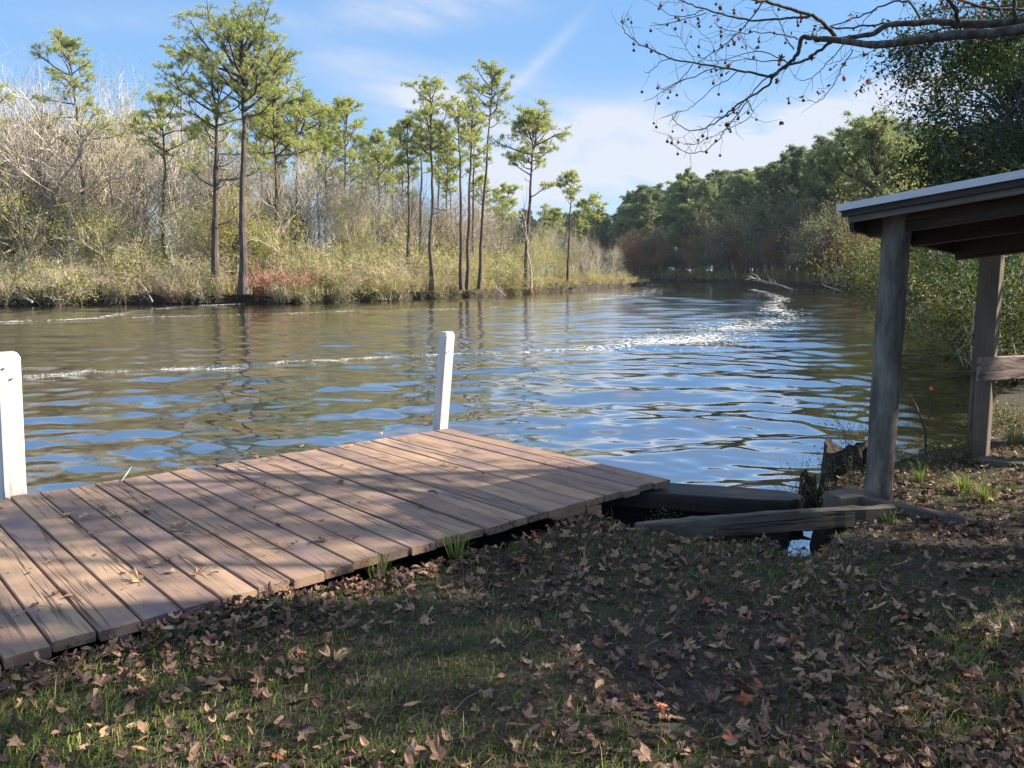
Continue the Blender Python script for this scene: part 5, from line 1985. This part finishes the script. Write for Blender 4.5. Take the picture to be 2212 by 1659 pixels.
lawn()

# leaf shapes shared by the single leaves
LP = []
for i in range(9):
    V, Fc = star_leaf(rl, 1.0, rl.uniform(.35, 1.0) * rl.choice([-1, 1, 1]), 5 if i < 6 else 3)
    V[:, 2] -= np.percentile(V[:, 2], 25)
    LP.append((V, Fc))
for i in range(5):
    V, Fc = oval_leaf(rl, 1.0, rl.uniform(.2, .9))
    LP.append((V, Fc))
LC = [.08, .2, .3, .42, .5, .58, .68, .78, .9, .99]
leafme = {}


def leaf_mesh(i, c):
    if (i, c) not in leafme:
        mb = MB()
        mb.add(LP[i][0], LP[i][1], LC[c])
        leafme[(i, c)] = mb.mesh('fallen_leaf', M['litter'])
    return leafme[(i, c)]


def leaf_litter():
    x, y, dx, dy = scatter(38000, 1.12, 8.5, 1.2)
    pt = patch(x * 1.3 + 5, y * 1.2 - 3)
    edge = np.exp(-((dx + .12) / .16) ** 2) * (dy > -.2) * (dy < 6)
    right = np.clip((x / np.maximum(y, 1) + .3) / .9, 0, 1)
    dens = np.clip(.24 + .44 * pt + .85 * edge + .32 * right, .05, 1)
    k = rl.random(len(x)) < dens
    x, y, edge = x[k], y[k], edge[k]
    n = len(x)
    z = gheight(x, y) + rl.uniform(.012, .034, n) + edge * rl.uniform(0, .03, n)
    kind = rl.choice(len(LP), n, p=np.array([.068] * 9 + [.078] * 5) / (.068 * 9 + .078 * 5))
    size = np.where(kind < 9, rl.uniform(.019, .046, n), rl.uniform(.022, .042, n))
    col = rl.choice(10, n, p=[.14, .13, .12, .12, .13, .12, .10, .07, .05, .02])
    order = np.argsort(y / size)
    inview = np.abs(x / y) < .66
    big = [i for i in order if inview[i] and y[i] > 1.45][:212]
    bigset = set(big)
    mb = MB()
    for i in range(n):
        R = rotm(rl, .42)
        if i in bigset:
            o = link('fallen_leaf', leaf_mesh(int(kind[i]), int(col[i])))
            mt = Matrix(R.tolist()).to_4x4() @ Matrix.Scale(size[i] * 1.2, 4)
            mt.translation = Vector((x[i], y[i], z[i] + .006))
            o.matrix_basis = mt
            tag(o, 'dry brown fallen leaf lying on the shaded lawn', 'leaf', 'fallen leaves on the lawn')
        else:
            V, Fc = LP[kind[i]]
            V = (V * size[i]) @ R.T
            mb.add(V + np.array([x[i], y[i], z[i]]), Fc, np.clip(LC[col[i]] + rl.normal(0, .05), 0, 1))
    o = mb.build('leaf_litter', M['litter'])
    tag(o, 'litter of dry brown leaves covering the lawn and lining the dock edge', 'leaf litter', kind='stuff')


leaf_litter()
def straw():
    x, y, dx, dy = scatter(3600, 1.12, 7.5, 1.2)
    n = len(x)
    a = rl.uniform(0, pi, n)
    L = rl.uniform(.04, .16, n)
    z = gheight(x, y) + rl.uniform(.012, .03, n)
    d = np.stack([np.cos(a), np.sin(a), rl.normal(0, .12, n)], 1) * L[:, None]
    c = np.stack([x, y, z], 1)
    mid = c + d * .5 + rl.normal(0, .006, (n, 3))
    mb = MB()
    r = np.where(rl.random(n) < .06, .0018, .0006)
    rn_ = rl.uniform(.1, .8, n)
    prisms(mb, c, mid, r, r, 3, rn_)
    prisms(mb, mid, c + d, r, r * .7, 3, rn_)
    tag(mb.build('pine_straw', M['straw']), 'thin pine straw and twigs strewn over the lawn', 'pine straw', kind='stuff')


straw()
# leaves on the boards: (px, py, size, kind, colour)
DL = [(182, 1121, .05, 1, 7), (318, 1105, .045, 2, 7), (383, 1145, .062, 3, 5), (500, 1143, .03, 4, 8), (465, 1152, .04, 5, 7), (373, 1207, .06, 6, 4), (333, 1222, .055, 10, 8), (368, 1237, .035, 0, 7), (425, 1242, .04, 7, 6),
      (462, 1240, .03, 11, 2), (300, 1255, .05, 2, 8), (690, 1168, .055, 3, 4), (612, 1183, .05, 9, 6), (735, 1042, .045, 5, 3), (785, 1010, .025, 8, 3), (985, 1012, .028, 2, 5), (935, 1067, .045, 10, 1), (1047, 1027, .038, 4, 5),
      (1103, 1022, .02, 6, 3), (770, 1165, .03, 0, 1), (555, 990, .035, 1, 5), (585, 993, .03, 2, 4), (605, 990, .03, 6, 3), (650, 967, .03, 7, 8), (755, 964, .035, 0, 8), (825, 938, .03, 1, 8), (870, 950, .03, 3, 7), (700, 1005, .03, 9, 5),
      (468, 1010, .03, 12, 0), (560, 1066, .05, 0, 7), (640, 1070, .045, 5, 7), (240, 1115, .03, 3, 8), (515, 1100, .03, 6, 1), (640, 1172, .03, 11, 2), (145, 1115, .05, 2, 8), (605, 1060, .04, 4, 8), (265, 1420 - 180, .03, 9, 2),
      (860, 1000, .02, 7, 6), (955, 1005, .03, 8, 4), (1230, 1012, .025, 1, 5), (1175, 1002, .025, 3, 4), (1325, 1022, .03, 4, 6), (1380, 1031, .03, 0, 6), (120, 1285, .035, 12, 3), (150, 1290, .03, 11, 5), (75, 1310, .035, 13, 1),
      (405, 1155, .03, 10, 2), (540, 1180, .025, 8, 7), (690, 1100, .02, 6, 2), (780, 1085, .022, 3, 6), (855, 1060, .02, 2, 1), (205, 1200, .02, 5, 3), (60, 1240, .022, 9, 0), (1010, 975, .022, 1, 5)]
for k in range(30):
    q_ = deckpt(rd.uniform(.1, LB - .1), rd.uniform(.2, 4.3))
    vv = q_ - np.array([0, 0, HC])
    dv = vv[1] * cos(PITCH) - vv[2] * sin(PITCH)
    DL.append((CX + F * vv[0] / dv, CY + F * (-vv[1] * sin(PITCH) - vv[2] * cos(PITCH)) / dv, rd.uniform(.014, .034), int(rd.integers(0, 14)), int(rd.integers(0, 9))))
for (px, py, s, kd, cl) in DL:
    q_ = PZ(px, py, .004)
    o = link('fallen_leaf', leaf_mesh(kd, cl))
    R = rotm(rl, .16)
    V = LP[kd][0] @ R.T * s
    mt = Matrix(R.tolist()).to_4x4() @ Matrix.Scale(s, 4)
    mt.translation = Vector((q_[0], q_[1], .006 - V[:, 2].min()))
    o.matrix_basis = mt
    tag(o, 'dry curled leaf lying on the boards of the dock', 'leaf', 'fallen leaves on the dock')
mb = MB()
a, b = PZ(28, 1330, .01), PZ(105, 1309, .008)
tube(mb, [a, a + (b - a) * .4 + (0, 0, .008), a + (b - a) * .7 + (0, 0.01, .01), b], np.array([.002, .003, .003, .002]), 5)
tag(mb.build('twig', M['deadwood']), 'thin grey twig lying on the dock boards at lower left', 'twig')
mb = MB()
a, b = PZ(262, 1040, .008), PZ(284, 1008, .01)
tube(mb, [a, a + (b - a) * .5 + (0.01, 0, .012), b], np.array([.004, .005, .003]), 5)
tag(mb.build('twig', M['deadwood']), 'pale twig lying near the water edge of the dock right of the thick white post', 'twig')


# grass tufts that stand out
def tuft(px, py, z, n, h, seed, label):
    rng = np.random.default_rng(seed)
    q_ = PZ(px, py, z)
    a = rng.uniform(0, 2 * pi, n)
    ro_ = rng.uniform(0, .05, n)
    c = np.stack([np.cos(a) * ro_, np.sin(a) * ro_, -.01 + 0 * a], 1)
    hh = h * rng.uniform(.5, 1.1, n)
    ln = rng.uniform(.2, .9, n)
    dr = np.stack([np.cos(a), np.sin(a)], 1) * ln[:, None]
    m = c + np.concatenate([dr * (hh * .4)[:, None], (hh * .7)[:, None]], 1)
    e = c + np.concatenate([dr * (hh * 1.1)[:, None], (hh * .9)[:, None]], 1)
    s = np.stack([-np.sin(a), np.cos(a), 0 * a], 1) * .0028
    V = np.stack([c - s, c + s, m + s * .7, m - s * .7, e], 1).reshape(-1, 3)
    b_ = (np.arange(n) * 5)[:, None]
    mb = MB()
    rn_ = np.repeat(np.clip(rng.normal(.68, .15, n), 0, 1), 5)
    mb.add(V, b_ + np.array([[0, 1, 2, 3]]), rn_)
    mb.add(V, b_ + np.array([[3, 2, 4]]), rn_)
    o = mb.build('grass_tuft', M['grass'])
    o.location = tuple(q_)
    tag(o, label, 'grass tuft')


tuft(1925, 1130, GZ, 34, .10, 1, 'bright grass tuft in front of the joint of the two grey timbers')
tuft(1988, 1040, GZ, 60, .15, 2, 'grass tuft just right of the foot of the round post')
tuft(2080, 1062, GZ, 90, .15, 3, 'sunlit grass tuft on the leafy ground right of the round post')
tuft(2130, 1080, GZ, 90, .14, 4, 'sunlit grass tuft nearest the right edge of the lit ground')
tuft(2190, 962, GZ + .02, 80, .22, 5, 'tall grass tuft behind the sill timber at the right edge')
tuft(985, 1200, GZ, 50, .16, 6, 'grass tuft against the dock edge among leaves')
tuft(820, 1247, GZ, 40, .14, 7, 'smaller grass tuft by the dock edge left of the other tuft')


# ------------------------------------------------------------------ foam on the water
def foam(name, pl, n, width, seed, label, smin=.012, smax=.05, fade=(1, 1), broken=.34):
    """flecks of foam gathered along a line of slack water"""
    rng = np.random.default_rng(seed)
    pts = np.array([PZ(px, py, WZ)[:2] for px, py in pl])
    pxs = np.array(pl, float)
    seg = np.linalg.norm(np.diff(pxs, axis=0), axis=1)
    s = np.concatenate([[0], np.cumsum(seg)])
    u = rng.random(n) * s[-1]
    mod = np.sin(u * .021 + seed) + np.sin(u * .057 + 2 * seed) + .8 * np.sin(u * .13)
    keep = rng.random(n) < np.clip(.38 + broken * mod, .04, 1) * np.interp(u / s[-1], np.linspace(0, 1, len(fade)), fade)
    u = u[keep]
    n = len(u)
    c = np.stack([np.interp(u, s, pts[:, i]) for i in range(2)], 1)
    if np.isscalar(width):
        wd = np.full(n, width)
    else:
        wd = np.interp(u / s[-1], np.linspace(0, 1, len(width)), width)
    d = rng.normal(0, 1, n) * np.where(rng.random(n) < .65, .5, 1.7) + .5 * np.sin(u * .03 + seed)
    e2 = rng.normal(0, 1, n) * .5
    c[:, 1] += d * wd
    c[:, 0] += e2 * wd
    sz = rng.uniform(smin, smax, n) * np.clip(c[:, 1] / 18, .7, 2.2)
    k = 6
    th = np.arange(k) * pi / 3 + rng.uniform(0, 6, n)[:, None]
    rr = sz[:, None] * rng.uniform(.5, 1.1, (n, k))
    asp = rng.uniform(.45, 1.0, n)[:, None]
    X = c[:, :1] + rr * np.cos(th)
    Y = c[:, 1:] + rr * np.sin(th) * asp
    rows = np.maximum(c[:, 1] * .0055, 2.3 * c[:, 1] / 420)
    Z = WZ + wave(X, Y, np.repeat(rows[:, None], k, 1)) + .004 + .0006 * c[:, 1:]
    cz = Z.mean(1) + .004
    V = np.concatenate([np.stack([X, Y, Z], -1), np.stack([c[:, 0], c[:, 1], cz], 1)[:, None]], 1).reshape(-1, 3)
    b = (np.arange(n) * (k + 1))[:, None, None]
    j = np.arange(k)
    t = np.stack([j, (j + 1) % k, np.full(k, k)], -1)[None]
    mb = MB()
    mb.add(V, (b + t).reshape(-1, 3))
    tag(mb.build(name, M['foam']), label, 'foam', kind='stuff')


foam('river_foam', [(1625, 626), (1660, 634), (1690, 646), (1672, 655), (1668, 668), (1700, 680), (1690, 692), (1640, 706), (1560, 720), (1480, 734), (1400, 744), (1250, 756), (1120, 762), (1000, 766)], 11000,
     [.4, .6, 1.0, 1.0, 1.0, .7, .4, .3, .25, .2], 1, 'white foam line curving across the river at right of centre', fade=(1.2, 2.2, 2.6, 2.6, 2.2, 1.2, .45, .16, .09, .07, .07), broken=.1)
foam('river_foam', [(1000, 766), (940, 769), (800, 775), (640, 783), (560, 790), (420, 797), (300, 801), (180, 806), (62, 813)], 3600, [.16, .14, .14, .2, .24], 2, 'long foam line drifting past the slim white post towards the left', .006, .024)
foam('river_foam', [(0, 695), (120, 693), (200, 690), (240, 683), (300, 672), (400, 663), (520, 657)], 2200, [.3, .35, .4, .5], 3, 'thin foam line near the left bank rising to the shore', .006, .026)
foam('river_foam', [(190, 690), (400, 684), (560, 680), (800, 673), (1000, 668), (1120, 662), (1300, 652)], 2000, .35, 4, 'faint foam line stretching along the left bank', .006, .024)
foam('river_foam', [(1415, 608), (1440, 611), (1400, 616), (1396, 622), (1412, 628), (1390, 635), (1330, 643), (1260, 650)], 2600, [1.5, 2.0, 1.8, 1.0, .7], 5, 'short bright foam streak beside the tip of the left bank')
foam('river_foam', [(1560, 690), (1700, 700), (1800, 705), (1900, 700)], 500, 1.6, 6, 'scattered foam flecks on the dark water near the round post', .006, .022)


# ------------------------------------------------------------------ the thin autumn air over the river
mb = MB()
box(mb, (0, 140, 19), (700, 760, 44))
hz_ = mb.build('haze', bpy.data.materials.new('river_haze'))
tag(hz_, kind='stuff')
hm = hz_.data.materials[0]
hm.use_nodes = True
hm.node_tree.nodes.clear()
ho = N(hm.node_tree, 'ShaderNodeOutputMaterial')
hv = N(hm.node_tree, 'ShaderNodeVolumePrincipled')
hv.inputs['Color'].default_value = (.80, .90, 1, 1)
hv.inputs['Density'].default_value = .00014
hm.node_tree.links.new(hv.outputs[0], ho.inputs['Volume'])
